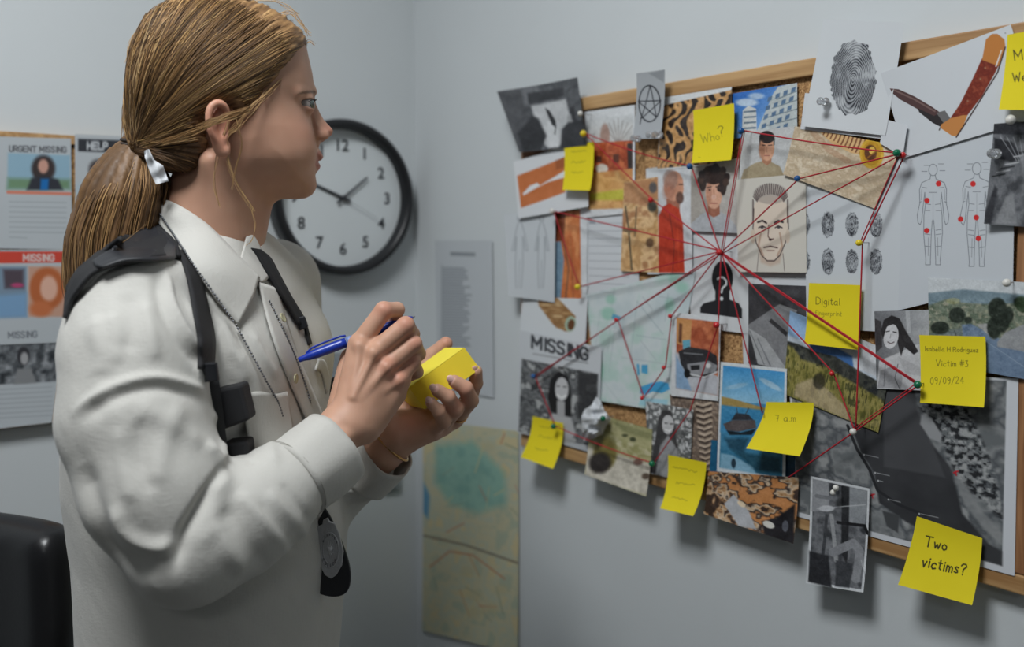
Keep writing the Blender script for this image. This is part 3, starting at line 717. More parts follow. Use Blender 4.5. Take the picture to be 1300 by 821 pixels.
# ---- building
s = Sheet([(929, 119), (1012, 105), (1012, 164), (932, 176)], 1.8, (64, 120, 190))
s.grad((930, 130), (960, 170), (48, 106, 186), (120, 164, 214)); s.ell(948, 130, 14, 5, (214, 224, 232), soft=4, a=.8); s.ell(960, 122, 10, 4, (206, 218, 228), soft=4, a=.7)
s.poly([(960, 168), (982, 118), (988, 110), (1013, 104), (1013, 166)], (186, 194, 194))
for i in range(5):
    y0 = 112 + i * 11.5
    s.line([(986 - i * 6, y0 + 14), (1013, y0 + 3)], 1.4, (120, 134, 142))
    for j in range(4):
        x = 975 - i * 2.5 + j * 10; y = y0 + 13 - (j * 10 + 4) * .38
        if x > 966 + (2 - i) * 3: s.poly([(x, y), (x + 5.5, y - 2.3), (x + 4.5, y + 3.5), (x - 1, y + 6)], (88, 116, 146), .5)
s.poly([(943, 140), (950, 134), (960, 138), (961, 172), (942, 172)], (206, 208, 206)); 
for y in (142, 149, 156, 163): s.line([(945, y), (959, y - 1)], 2.2, (96, 116, 134))
paper('building_picture', 'photo of a pale apartment block against a blue sky', 'photo', s, .0150, 'photo', group=GP)
# ---- beige sweater man
s = Sheet([(942, 168), (1008, 160), (1008, 224), (938, 229)], 2.0, (192, 194, 194))
s.poly([(940, 229), (944, 216), (958, 207), (968, 204), (978, 205), (990, 211), (996, 224)], (164, 150, 122), 1); s.poly([(967, 196), (980, 196), (979, 206), (974, 210), (968, 206)], (170, 120, 92)); s.ell(973.5, 188, 9.5, 16, (208, 158, 128)); s.ell(973.5, 174, 9.8, 8, (40, 34, 34), soft=.8); s.line([(964.5, 176), (965, 184)], 1.6, (44, 38, 36)); s.line([(983, 176), (982.5, 184)], 1.6, (44, 38, 36))
s.ell(967, 190, 4, 12, (160, 110, 84), soft=3, a=.6)
s.line([(967.5, 184), (971.5, 184.5)], 1.3, (56, 42, 40)); s.line([(975.5, 184.5), (980, 184)], 1.3, (56, 42, 40)); s.line([(970.5, 197.5), (977, 197.5)], 1.3, (160, 96, 84)); s.line([(973.5, 186), (973.5, 193)], 1, (178, 126, 102))
paper('portrait_picture', 'portrait of a young man with short black hair in a beige sweater', 'photo', s, .0186, 'photo', group=GP)
# ---- sketch man
s = Sheet([(935, 228), (1023, 220), (1024, 346), (937, 345)], 2.0, (206, 202, 192))
ln = (70, 56, 56)
s.line([(963, 322), (961, 344)], 1, (120, 110, 104)); s.line([(994, 322), (996, 344)], 1, (120, 110, 104)); s.poly([(963, 318), (994, 318), (990, 334), (978, 338), (966, 333)], (188, 160, 140), 3, .6)
s.poly([(957, 262), (962, 252), (978, 247), (994, 252), (1000, 262), (1000, 290), (997, 308), (990, 324), (984, 330), (972, 330), (966, 324), (960, 308), (956, 290)], (218, 204, 188), 1)
for p in ([(957, 265), (956, 290), (960, 308), (967, 324), (974, 331), (983, 331), (990, 324), (997, 308), (1001, 290), (1000, 262)],): s.line(p, 1.4, ln)
s.ell(978, 246, 22, 13, (150, 140, 134), soft=2, a=.55)
for i in range(22):
    a = math.pi * (.06 + .88 * i / 21); x = 978 - 22 * math.cos(a); y = 253 - 20 * math.sin(a)
    s.line([(x, y), (978 - 17 * math.cos(a), 256 - 12 * math.sin(a) + 2)], 1.3, (74, 60, 60), .85)
for sd in (-1, 1):
    s.line([(978 + sd * 22, 254), (978 + sd * 22, 282)], 2.2, (84, 70, 68), .8); s.line([(978 + sd * 5, 284 - 1), (978 + sd * 10, 280), (978 + sd * 16, 282)], 2.2, (60, 46, 48)); s.line([(978 + sd * 6, 289), (978 + sd * 10, 286.5), (978 + sd * 15, 289)], 1.4, (60, 50, 52)); s.ell(978 + sd * 10.5, 288.5, 2.1, 1.6, (70, 66, 70)); s.ell(978 + sd * 22, 300, 3, 9, (206, 190, 172)); s.line([(978 + sd * 12, 296), (978 + sd * 15, 312), (978 + sd * 9, 324)], 2.6, (170, 132, 110), .6)
s.line([(976, 286), (975, 300), (978, 304), (982, 303)], 1.4, (110, 84, 76)); s.ell(978, 304, 2.2, 1.6, (70, 50, 48)); s.line([(970, 314), (978, 312.5), (987, 314.5)], 1.6, (86, 60, 58)); s.line([(974, 318), (983, 318)], 1.6, (150, 120, 108), .8)
paper('sketch_picture', 'pencil sketch of a stern man with slicked back hair', 'sketch', s, .0215, group=GP)
# ---- finger print grid sheet
s = Sheet([(1021, 232), (1147, 200), (1142, 422), (1024, 416)], 1.5, (199, 204, 208), 340)
for j, y in enumerate((285, 332)):
    for i, x in enumerate((1020, 1051, 1081.5, 1112)): s.fprint(x, y, 8.5, 16 + (i % 2), seed=10 + i + 4 * j, freq=4, dark=(40, 42, 48), lo=.45)
paper('fingerprint_chart', 'pale sheet with two rows of small black fingerprints', 'fingerprint sheet', s, .0200, group=GP)
# ---- shell photo
s = Sheet([(1009, 160), (1146, 186), (1111, 265), (994, 221)], 1.6, (196, 178, 152))
s.tint([(206, 190, 164), (188, 168, 140), (214, 200, 176)], 7, 12); s.line([(1032, 168), (1052, 190), (1075, 204)], 9, (160, 112, 82), .35)
s.poly([(1036, 163), (1070, 166), (1098, 176), (1100, 198), (1080, 194), (1056, 182)], (214, 176, 124), 1)
for i in range(11):
    t = i / 10; x = 1046 + 48 * t; y = 168 + 18 * t; w = 3 + 6.5 * t
    s.line([(x + w * .5, y - w), (x + w * .15, y), (x - w * .35, y + w)], 1.7, (122, 76, 50))
s.ell(1106, 195, 16, 19, (212, 170, 60)); s.ell(1106, 195, 12.5, 15, (196, 148, 44)); s.ell(1105, 194, 8, 10, (96, 58, 36), soft=1.2); s.ell(1107, 191, 4, 5, (226, 190, 90)); s.line([(1100, 201), (1112, 192)], 1.4, (150, 100, 40))
paper('shell_picture', 'photo of a ridged spiral shell and a yellow disc on sand', 'photo', s, .0222, 'photo', curl=dict(bl=.004), group=GP)
# ---- body diagram sheet
s = Sheet([(1147, 190), (1289, 158), (1286, 358), (1140, 394)], 1.9, (196, 201, 206), 380)
ink = (112, 117, 124)
def body_fig(cx, top, k, arms):
    P = lambda pts: [(cx + x * k, top + y * k) for x, y in pts]
    s.ell(cx, top + 8 * k, 6 * k, 8 * k, ink); s.ell(cx, top + 8 * k, 5.2 * k, 7.2 * k, (196, 201, 206))
    for sg in (-1, 1):
        s.line(P([(sg * 3, 15), (sg * 4, 20), (sg * 15, 25), (sg * 18, 34), (sg * 17.5, 52), (sg * 21, 68), (sg * 20, 78), (sg * 17, 81), (sg * 15, 75), (sg * 13, 55), (sg * 11, 38)]), .8, ink)
        s.line(P([(sg * 11, 38), (sg * 10, 54), (sg * 12, 68), (sg * 12.5, 92), (sg * 9.5, 128), (sg * 10, 134), (sg * 3.5, 134), (sg * 3.5, 128), (sg * 2.5, 96), (sg * 1, 76), (0, 74)]), .8, ink)
        for y in (88, 94, 110): s.line(P([(sg * 4, y), (sg * 11, y - 1)]), .7, ink)
        s.line(P([(sg * 15, 50), (sg * 18, 51)]), .7, ink); s.line(P([(sg * 8, 32), (sg * 14, 31)]), .7, ink)
        s.line(P([(sg * 3, 54), (sg * 9, 53)]), .7, ink); s.line(P([(sg * 4, 62), (sg * 10, 62)]), .9, (140, 144, 150)); s.line(P([(sg * 6, 98), (sg * 6.5, 122)]), .8, (140, 144, 150)); s.line(P([(sg * 15, 34), (sg * 15.5, 48)]), .8, (140, 144, 150))
    for q in ((-12, 2), (7, 0), (9, 9), (-15, 10)): s.line(P([q, (q[0] + 7, q[1])]), .7, ink)
    s.line(P([(-5, 38), (5, 38)]), 1, (140, 144, 150)); s.line(P([(0, 74), (0, 40)]), .5, (150, 154, 160))
body_fig(1184.5, 208, .955, 1); body_fig(1240, 206, .985, 1)
for x, y in ((1191.5, 233), (1176.8, 254.5), (1176.5, 292.7), (1235.3, 233.3), (1219.5, 278), (1239.5, 276), (1242, 302.5)): s.ell(x, y, 3.4, 3.5, (206, 48, 48))
paper('anatomy_sheet', 'large pale sheet with two outlined bodies marked by red dots', 'diagram sheet', s, .0210, group=GP)
# ---- knife sheet
s = Sheet([(1118, 93), (1283, 31), (1322, 148), (1149, 200)], 1.8, (205, 209, 213), 340)
s.poly([(1129, 112), (1140, 113), (1160, 122), (1182, 135), (1192, 142), (1200, 142), (1206, 152), (1196, 158), (1186, 152), (1178, 146), (1160, 136), (1142, 126), (1132, 118)], (84, 62, 62)); s.line([(1132, 113), (1160, 126), (1186, 141)], 2.2, (128, 104, 100), .8); s.poly([(1164, 137), (1185, 147), (1196, 141), (1204, 150), (1196, 162), (1184, 156), (1176, 150), (1166, 142)], (50, 46, 48)); s.poly([(1188, 143), (1199, 140), (1206, 150), (1198, 157)], (110, 108, 108))
s.poly([(1194, 158), (1206, 150), (1222, 142), (1228, 146), (1221, 164), (1213, 173), (1208, 172), (1193, 162)], (196, 132, 74)); s.poly([(1206, 150), (1218, 132), (1234, 100), (1246, 74), (1268, 82), (1262, 94), (1246, 122), (1228, 146), (1222, 146)], (126, 52, 38)); s.tint([(140, 58, 40), (104, 40, 32), (150, 74, 52)], 6, 4, s.mpoly([(1207, 148), (1220, 130), (1247, 76), (1266, 82), (1244, 120), (1224, 144)]) * .7)
s.poly([(1246, 76), (1251, 50), (1259, 43), (1266, 43), (1275, 50), (1276, 58), (1268, 84)], (190, 124, 64)); s.line([(1276, 60), (1266, 92), (1232, 146), (1214, 174)], 1.8, (60, 44, 42)); s.line([(1271, 64), (1264, 84)], 1.6, (222, 222, 222)); s.ell(1244, 100, 1.1, 1.2, (150, 120, 90)); s.ell(1250, 86, 1.1, 1.2, (160, 120, 90)); s.ell(1228, 128, 1.1, 1.2, (150, 110, 90))
s.line([(1193, 162), (1192, 165)], 1.5, (70, 60, 60)); s.ell(1276, 42, .8, .8, (120, 124, 130))
paper('knife_picture', 'white sheet with an open folding knife with a red brown handle', 'picture', s, .0235, curl=dict(tl=.006), group=GP)
# ---- flap and large fingerprint
s = Sheet([(1022, 118), (1120, 126), (1118, 176), (1016, 164)], 1.0, (206, 210, 214)); paper('blank_sheet', 'blank white sheet whose edge shows below the large fingerprint sheet', 'page', s, .0230, group=GP)
s = Sheet([(1123, 151), (1152, 159), (1146, 199), (1117, 182)], 1.0, (204, 208, 212)); paper('paper_scrap', 'small blank white paper flap above the green pin', 'paper', s, .0255, curl=dict(r=.003), group=GP)
s = Sheet([(1045, 24), (1148, 29), (1124, 172), (1018, 160)], 2.0, (208, 212, 215), 320)
U, V2, r = s.ellf(1082, 98, 30, 49, .04)
s.fprint(1082, 98, 29.5, 49, seed=5, freq=15, dark=(46, 48, 54), rot=.04, lo=.38)
paper('fingerprint_picture', 'white sheet with one huge black fingerprint at the top of the board', 'fingerprint sheet', s, .0262, curl=dict(t=.004, bl=.003), group=GP)
# ---- satellite map
s = Sheet([(1001, 470), (1293, 480), (1288, 731), (1011, 655)], 1.15, (206, 209, 214), 420)
im = [(1004, 476), (1278, 483), (1272, 718), (1014, 650)]; m = s.mpoly(im)
s.tint([(104, 108, 110), (134, 137, 138), (84, 88, 92), (150, 152, 152)], 26, 21, m)
sea = [(1112, 490), (1160, 486), (1164, 520), (1182, 562), (1206, 592), (1214, 620), (1222, 652), (1255, 690), (1272, 700), (1272, 718), (1240, 708), (1150, 662), (1116, 638), (1110, 600), (1092, 572), (1082, 545)]
ms = s.mpoly(sea, 2); s.mix(ms, (54, 55, 58)); s.noise(.05, 30, 31, ms)
s.poly([(1122, 494), (1160, 500), (1200, 606), (1122, 592)], (84, 85, 88), 2, .6)
n = fbm(s.P2 / s.k, 1 / 5, 44, 3).reshape(s.h, s.w); mr = s.mpoly([(1166, 516), (1200, 504), (1230, 520), (1260, 590), (1272, 640), (1272, 660), (1216, 610), (1196, 560)], 3)
s.mix(mr * np.clip((n - .5) * 8, 0, 1), (38, 39, 42)); s.mix(mr * np.clip((.42 - n) * 8, 0, 1), (160, 162, 162))
s.poly([(1170, 526), (1182, 530), (1196, 552), (1194, 562), (1180, 556), (1168, 538)], (148, 150, 152), 1.5); s.poly([(1214, 612), (1224, 640), (1250, 672), (1270, 690), (1272, 676), (1240, 640), (1224, 606)], (150, 152, 152), 2, .6)
s.line([(1076, 540), (1088, 570), (1104, 596), (1114, 622), (1140, 640), (1175, 654)], 4.5, (40, 41, 44)); s.poly([(1120, 648), (1142, 654), (1140, 676), (1126, 668)], (70, 72, 74), 1.5)
for (x, y, l) in ((1097, 577, 18), (1111, 600, 18), (1128, 634, 15), (1167, 652, 24), (1115, 610, 6)): s.ell(x, y, 1, 1, (220, 220, 222)); s.line([(x + 2, y), (x + l, y + l * .2)], .9, (170, 172, 174))
for x, y in ((1213, 600), (1107, 629)): s.line([(x - 2, y), (x + 3, y - 2)], 2, (190, 30, 44)); s.line([(x, y - 2), (x + 1, y + 3)], 1.6, (190, 30, 44))
paper('satellite_map', 'large grey satellite map of a coast filling the lower right of the board', 'map', s, .0192, group=GP)
# ---- dark folded paper photo
s = Sheet([(950, 360), (1028, 363), (1016, 474), (950, 461)], 1.5, (62, 62, 66))
s.noise(.05, 8, 3); s.poly([(950, 412), (986, 388), (1010, 396), (1004, 424), (1008, 466), (992, 470), (975, 440), (950, 424)], (128, 129, 132)); s.poly([(950, 416), (972, 430), (1000, 470), (962, 462)], (168, 170, 172)); s.poly([(976, 408), (979, 404), (1000, 422), (998, 427)], (50, 50, 54)); s.line([(952, 420), (970, 462)], 1, (90, 92, 96)); s.line([(962, 430), (978, 464)], 2, (84, 86, 92), .5); s.poly([(986, 388), (990, 386), (1012, 394), (1010, 400)], (150, 152, 154))
paper('folded_paper_picture', 'grey photo of an open laptop-like box on a dark floor', 'photo', s, .0198, 'photo', group=GP)['label'] = 'grey photo of a folded grey case lying on a dark floor'
# ---- grass hill
s = Sheet([(1003, 394), (1134, 447), (1115, 549), (994, 499)], 1.6, (196, 206, 216), 300)
s.poly([(1000, 392), (1060, 415), (1060, 446), (1000, 425)], (150, 184, 220), 3)
s.poly([(1028, 437), (1060, 440), (1082, 452), (1084, 470), (1040, 470)], (66, 110, 168), 2); s.poly([(1090, 424), (1140, 440), (1140, 490), (1086, 466)], (206, 210, 214), 1.5)
m = s.mpoly([(990, 430), (1012, 436), (1034, 446), (1060, 452), (1090, 470), (1136, 496), (1136, 560), (990, 520)], 1.5)
s.tint([(52, 54, 52), (76, 78, 70), (40, 44, 46)], 7, 14, m); m = s.mpoly([(990, 434), (1006, 440), (1018, 456), (1050, 466), (1084, 486), (1128, 512), (1120, 560), (990, 520)], 3)
s.tint([(92, 92, 46), (134, 128, 68), (156, 146, 86), (70, 72, 40)], 8, 15, m, (2.4, .8)); s.poly([(1010, 488), (1030, 480), (1048, 492), (1070, 512), (1084, 536), (1060, 526), (1030, 512), (1008, 502)], (186, 168, 138), 2.5, .75); s.ell(1040, 484, 8, 10, (50, 48, 40), soft=3, a=.8); s.ell(1112, 538, 9, 4, (180, 166, 110), soft=2, a=.5)
paper('grassy_hill_picture', 'tilted photo of a grassy slope with a dark hedge and blue sky', 'photo', s, .0212, 'photo', group=GP)
# ---- girl photo
s = Sheet([(1110, 395), (1182, 393), (1180, 496), (1113, 493)], 1.9, (150, 151, 153))
s.grad((1112, 400), (1182, 400), (110, 112, 116), (176, 178, 180)); s.line([(1152, 394), (1154, 420)], 5, (196, 198, 200), .6)
s.poly([(1113, 493), (1116, 458), (1140, 448), (1166, 436), (1180, 446), (1180, 496)], (196, 197, 199), 1); s.poly([(1114, 492), (1118, 470), (1136, 464), (1146, 478), (1144, 493)], (160, 161, 164), 1)
s.poly([(1117, 424), (1122, 406), (1132, 400), (1142, 404), (1150, 420), (1160, 436), (1166, 446), (1160, 450), (1148, 440), (1144, 452), (1138, 430)], (46, 44, 46), 1.2); s.poly([(1110, 404), (1119, 408), (1120, 440), (1112, 448)], (66, 64, 66), 1); s.ell(1131, 427, 9.5, 15.5, (206, 206, 208), .15); s.poly([(1118, 420), (1123, 408), (1134, 404), (1138, 410), (1126, 414), (1121, 430)], (44, 42, 44), 1)
s.line([(1125, 421), (1129, 420)], 1.3, (60, 58, 60)); s.line([(1134, 421), (1138, 422)], 1.3, (60, 58, 60)); s.line([(1127, 434), (1131, 436), (1135, 434)], 1.4, (110, 100, 102)); s.line([(1131, 424), (1130, 429)], .9, (150, 148, 150)); s.poly([(1140, 452), (1152, 458), (1168, 466), (1172, 478), (1150, 474)], (180, 181, 183), 1); s.line([(1140, 462), (1136, 480), (1142, 493)], 1.2, (100, 100, 104)); s.line([(1124, 462), (1122, 490)], 1, (112, 112, 116))
paper('portrait_picture', 'grey photo of a smiling long haired girl leaning on her hand', 'photo', s, .0226, 'photo', group=GP)
# ---- road photo
s = Sheet([(1178, 352), (1322, 359), (1318, 484), (1180, 460)], 1.5, (200, 205, 208), 300)
s.poly([(1178, 372), (1222, 367), (1258, 370), (1322, 376), (1322, 420), (1178, 420)], (120, 140, 150), 2); s.tint([(150, 152, 130), (120, 128, 112), (96, 110, 92), (160, 158, 140)], 8, 5, s.mpoly([(1178, 388), (1200, 380), (1222, 384), (1250, 386), (1322, 384), (1322, 430), (1178, 430)], 2)); s.ell(1210, 382, 9, 4, (170, 168, 120), soft=2, a=.6)
s.poly([(1221, 412), (1233, 411), (1322, 458), (1322, 486), (1212, 470), (1222, 424)], (112, 132, 156), 1.5); s.poly([(1178, 425), (1222, 416), (1222, 470), (1178, 470)], (104, 118, 130), 3, .6); s.poly([(1240, 412), (1262, 432), (1256, 410)], (160, 160, 158), 1.5)
for (x, y, a, b) in ((1215, 400, 10.5, 10), (1193, 416, 12, 8), (1229, 406, 5, 4), (1266, 392, 12, 14), (1262, 416, 9, 14), (1272, 410, 9, 12), (1296, 384, 9, 8), (1300, 390, 10, 7), (1280, 400, 7, 10)): s.ell(x, y, a, b, (42, 50, 42) if x < 1290 else (50, 66, 44), soft=2)
s.noise(.10, 3, 9, s.mpoly([(1178, 380), (1322, 380), (1322, 425), (1178, 425)], 3)); s.poly([(1266, 434), (1276, 422), (1322, 402), (1322, 450), (1266, 440)], (150, 152, 154), 1.2); s.noise(.03, 3, 6); s.line([(1250, 432), (1322, 480)], .8, (150, 166, 184)); s.line([(1212, 420), (1216, 432)], 1.2, (70, 70, 66))
paper('road_picture', 'photo of a country road with trees and blue hills at the right edge', 'photo', s, .0234, 'photo', group=GP)
# ---- stair photo
s = Sheet([(1262, 157), (1332, 152), (1330, 290), (1249, 284)], 1.4, (92, 94, 98))
s.tint([(70, 72, 76), (116, 118, 122), (90, 92, 96)], 18, 7); s.poly([(1260, 156), (1332, 152), (1332, 172), (1260, 170)], (44, 45, 50)); s.poly([(1262, 175), (1284, 180), (1296, 196), (1284, 206), (1262, 200)], (36, 37, 42), 2)
for i in range(7): s.line([(1259 + i * 5.5, 224 - i * 5), (1275 + i * 6, 221 - i * 5)], 1.7, (180, 182, 184) if i % 2 else (28, 29, 32))
for i in range(7): s.line([(1290 + i * 3, 204), (1270 + i * 8, 174)], .9, (176, 178, 182), .8)
s.poly([(1262, 284), (1276, 250), (1286, 246), (1290, 284)], (150, 152, 154), 2, .7); s.poly([(1294, 200), (1312, 188), (1330, 190), (1330, 220), (1300, 226)], (130, 132, 136), 3); s.poly([(1250, 270), (1262, 236), (1266, 240), (1258, 284), (1250, 284)], (50, 51, 56), 2)
paper('staircase_picture', 'dark grey photo of a concrete stair at the right edge under the note', 'photo', s, .0250, 'photo', curl=dict(bl=.006), group=GP)
# ---- car photo
s = Sheet([(854, 396), (915, 404), (912, 509), (852, 502)], 1.9, (212, 215, 217))
im = [(859, 403), (913, 409), (911, 502), (858, 493)]; m = s.mpoly(im); s.mix(m, (176, 92, 62)); s.tint([(190, 104, 70), (160, 80, 54), (206, 124, 84)], 12, 3, m)
s.poly([(859, 403), (878, 406), (876, 440), (859, 436)], (206, 150, 96)); s.poly([(862, 410), (866, 411), (865, 436), (861, 434)], (110, 70, 50)); s.poly([(866, 432), (876, 431), (876, 446), (867, 446)], (104, 168, 190)); s.poly([(858, 446), (880, 462), (912, 478), (911, 502), (858, 493)], (186, 188, 194), 2); s.poly([(858, 450), (870, 474), (878, 496), (858, 492)], (140, 170, 200), 2)
s.poly([(861, 446), (874, 440), (898, 444), (910, 452), (911, 470), (896, 480), (874, 478), (864, 462)], (46, 46, 50)); s.poly([(872, 462), (900, 458), (911, 464), (908, 472), (880, 478), (873, 472)], (150, 152, 156), 1); s.line([(873, 474), (894, 479), (910, 472)], 2, (210, 212, 214)); s.poly([(876, 464), (888, 463), (888, 469), (877, 470)], (40, 40, 44)); s.ell(899, 464, 3.5, 3, (220, 220, 220)); s.line([(868, 448), (892, 450)], 1.2, (130, 132, 136)); s.ell(872, 474, 4, 6, (28, 28, 30))
paper('vintage_car_picture', 'photo of an old black car parked on an orange brick street', 'photo', s, .0222, 'photo', curl=dict(l=.002), group=GP)
# ---- tread photo
s = Sheet([(850, 500), (914, 508), (907, 608), (860, 600)], 1.6, (128, 112, 100))
s.tint([(146, 128, 112), (100, 86, 78), (166, 148, 130)], 4, 5)
for i in range(12): 
    y = 512 + i * 7.5; s.line([(884 + i * .6, y), (893 + i * .3, y + 2.5), (903 + i * .1, y - 1)], 2.6, (196, 178, 158)); s.line([(884 + i * .6, y + 3), (893 + i * .3, y + 5.5), (903, y + 2)], 1.8, (62, 50, 46))
paper('tyre_track_picture', 'brown photo of a tyre track pressed in sand', 'photo', s, .0200, 'photo', group=GP)
# ---- teal strip behind lake
s = Sheet([(903, 558), (1010, 572), (1008, 640), (900, 610)], 1.0, (24, 84, 118)); s.grad((903, 580), (1008, 600), (30, 96, 132), (20, 60, 84)); s.noise(.06, 8, 2)
paper('sea_picture', 'dark teal photo edge showing behind the lake boat photo', 'photo', s, .0205, 'photo', group=GP)
# ---- rocks and shells
s = Sheet([(899, 598), (1014, 606), (1007, 690), (893, 652)], 1.5, (150, 116, 84))
s.poly([(893, 596), (1014, 600), (1014, 632), (893, 622)], (52, 42, 38)); s.tint([(60, 46, 40), (176, 134, 92), (206, 186, 160), (44, 36, 36), (190, 130, 80)], 15, 4, 1, (1, 1.2), 3.2); s.poly([(966, 662), (984, 658), (1008, 640), (1007, 690), (972, 680)], (34, 32, 36), 2)
s.poly([(918, 640), (930, 628), (950, 650), (960, 672), (938, 668)], (176, 178, 182), 1.5); s.ell(975, 666, 8, 4, (206, 204, 196), .4); s.ell(940, 640, 6, 3, (226, 206, 176), .6); s.ell(996, 668, 4, 7, (90, 92, 100))
paper('shell_pile_picture', 'brown photo of shells and leaves hanging below the board frame', 'photo', s, .0245, 'photo', curl=dict(b=.008), group=GP)
# ---- lake boat
s = Sheet([(915, 459), (999, 468), (997, 611), (910, 598)], 1.7, (212, 217, 220), 300)
im = [(918, 464), (996, 472), (993, 606), (913, 593)]; m = s.mpoly(im); s.grad((955, 468), (955, 600), (80, 156, 206), (58, 120, 150), m)
ms = s.mpoly([(918, 464), (996, 472), (995, 515), (916, 508)]); s.grad((950, 468), (950, 512), (70, 150, 206), (150, 196, 222), ms); s.ell(978, 488, 16, 3.5, (200, 216, 226), .5, 3, .6); s.ell(935, 490, 14, 3, (180, 208, 224), -.2, 3, .5)
s.poly([(916, 503), (930, 506), (950, 512), (972, 518), (972, 523), (916, 514)], (166, 142, 84), 1); s.poly([(916, 514), (995, 524), (994, 560), (914, 548)], (64, 138, 182), 2); s.noise(.05, 5, 3, s.mpoly([(916, 516), (995, 526), (993, 606), (913, 593)]), (1, 2.4))
s.poly([(918, 538), (930, 533), (958, 533), (960, 543), (938, 548), (922, 546)], (92, 84, 84), 1); s.poly([(922, 546), (940, 549), (960, 544), (954, 552), (926, 552)], (30, 40, 48), 1); s.poly([(928, 533), (934, 524), (950, 526), (956, 533)], (54, 56, 62), 1); s.line([(936, 524), (935, 518)], 1, (60, 60, 60)); s.line([(946, 526), (950, 518)], 1, (60, 60, 60))
s.poly([(920, 556), (950, 556), (944, 575), (926, 570)], (28, 58, 74), 4, .7); s.poly([(915, 575), (930, 578), (955, 592), (960, 602), (914, 594)], (150, 190, 212), 1.5, .8); s.poly([(930, 572), (990, 582), (992, 600), (960, 598)], (24, 60, 74), 4, .7); s.ell(931, 588, 3, 6, (40, 60, 74), soft=1.5)
paper('lake_picture', 'tall photo of a small boat on blue water under a blue sky', 'photo', s, .0228, 'photo', curl=dict(l=.002), group=GP)
# ---- missing poster on the board
s = Sheet([(660, 419), (764, 441), (759, 577), (656, 548)], 1.5, (200, 204, 208), 300)
dx = (.975, .225); s.text('MISSING', 675, 441, 15, (66, 68, 72), 3.4, dx, up=(.02, -1)); s.line([(676, 449), (746, 461)], 1, (110, 112, 116))
im = [(662, 455), (759, 475), (757, 568), (658, 548)]; m = s.mpoly(im); s.tint([(90, 92, 94), (130, 132, 134), (60, 62, 64), (170, 172, 172)], 9, 3, m, contrast=3); s.poly([(733, 470), (759, 475), (757, 540), (732, 530)], (48, 48, 50), 3, .8)
s.poly([(698, 480), (708, 471), (720, 478), (724, 500), (724, 530), (700, 526), (694, 505)], (34, 33, 35), 1.5); s.poly([(690, 545), (700, 524), (724, 530), (730, 550), (722, 562), (690, 555)], (180, 181, 183), 2); s.ell(712, 494, 8.5, 15, (196, 196, 198)); s.line([(706, 501), (712, 505), (717, 502)], 2, (240, 240, 240)); s.line([(706, 490), (709, 490)], 1.5, (70, 70, 70)); s.line([(714, 491), (718, 491)], 1.5, (70, 70, 70)); s.poly([(706, 508), (716, 510), (716, 530), (706, 528)], (170, 170, 172), 1)
paper('missing_poster', 'missing person poster with a grey photo of a smiling woman at the board corner', 'poster', s, .0208, curl=dict(l=.006), group=GP)
# ---- bush photo, woman photo
s = Sheet([(748, 522), (828, 545), (820, 630), (742, 602)], 1.5, (200, 202, 202))
s.tint([(170, 164, 120), (148, 146, 96), (190, 184, 150)], 8, 3); s.poly([(742, 566), (828, 590), (828, 632), (742, 604)], (196, 190, 176), 4); s.noise(.12, 5, 5, s.mpoly([(742, 572), (828, 588), (828, 632), (742, 604)], 3)); s.poly([(770, 530), (828, 548), (826, 572), (780, 556)], (176, 172, 128), 3); s.poly([(776, 534), (828, 550), (828, 560), (790, 548)], (112, 116, 74), 3, .6)
s.ell(766, 576, 15, 20, (116, 106, 52), soft=4); s.ell(760, 588, 14, 13, (42, 36, 34), soft=4); s.ell(802, 558, 4, 3, (70, 76, 50), soft=1.5); s.ell(792, 553, 4, 2, (84, 88, 58), soft=1.5); s.ell(808, 587, 6, 4, (120, 90, 80), soft=2); s.ell(818, 605, 5, 4, (90, 76, 64), soft=2)
paper('desert_bush_picture', 'photo of a dry bush on pale ground hanging over the lower frame', 'photo', s, .0240, 'photo', curl=dict(b=.012), group=GP)
s = Sheet([(820, 509), (880, 520), (875, 612), (822, 600)], 1.6, (150, 151, 152))
s.tint([(190, 191, 191), (110, 112, 112), (84, 86, 86), (214, 215, 215)], 6, 8, contrast=3); s.poly([(836, 530), (842, 520), (852, 521), (857, 540), (860, 570), (862, 606), (824, 600), (830, 570)], (60, 59, 60), 1.5); s.ell(848, 539, 7.5, 12, (200, 200, 201)); s.line([(844, 537), (847, 537)], 1.4, (60, 60, 60)); s.line([(851, 538), (854, 538)], 1.4, (60, 60, 60)); s.line([(845, 545), (849, 547), (852, 545)], 1.5, (240, 240, 240)); s.poly([(832, 604), (838, 566), (848, 552), (860, 570), (864, 608)], (150, 151, 153), 2)
paper('portrait_picture', 'small grey photo of a dark haired woman at the lower frame', 'photo', s, .0232, 'photo', group=GP)
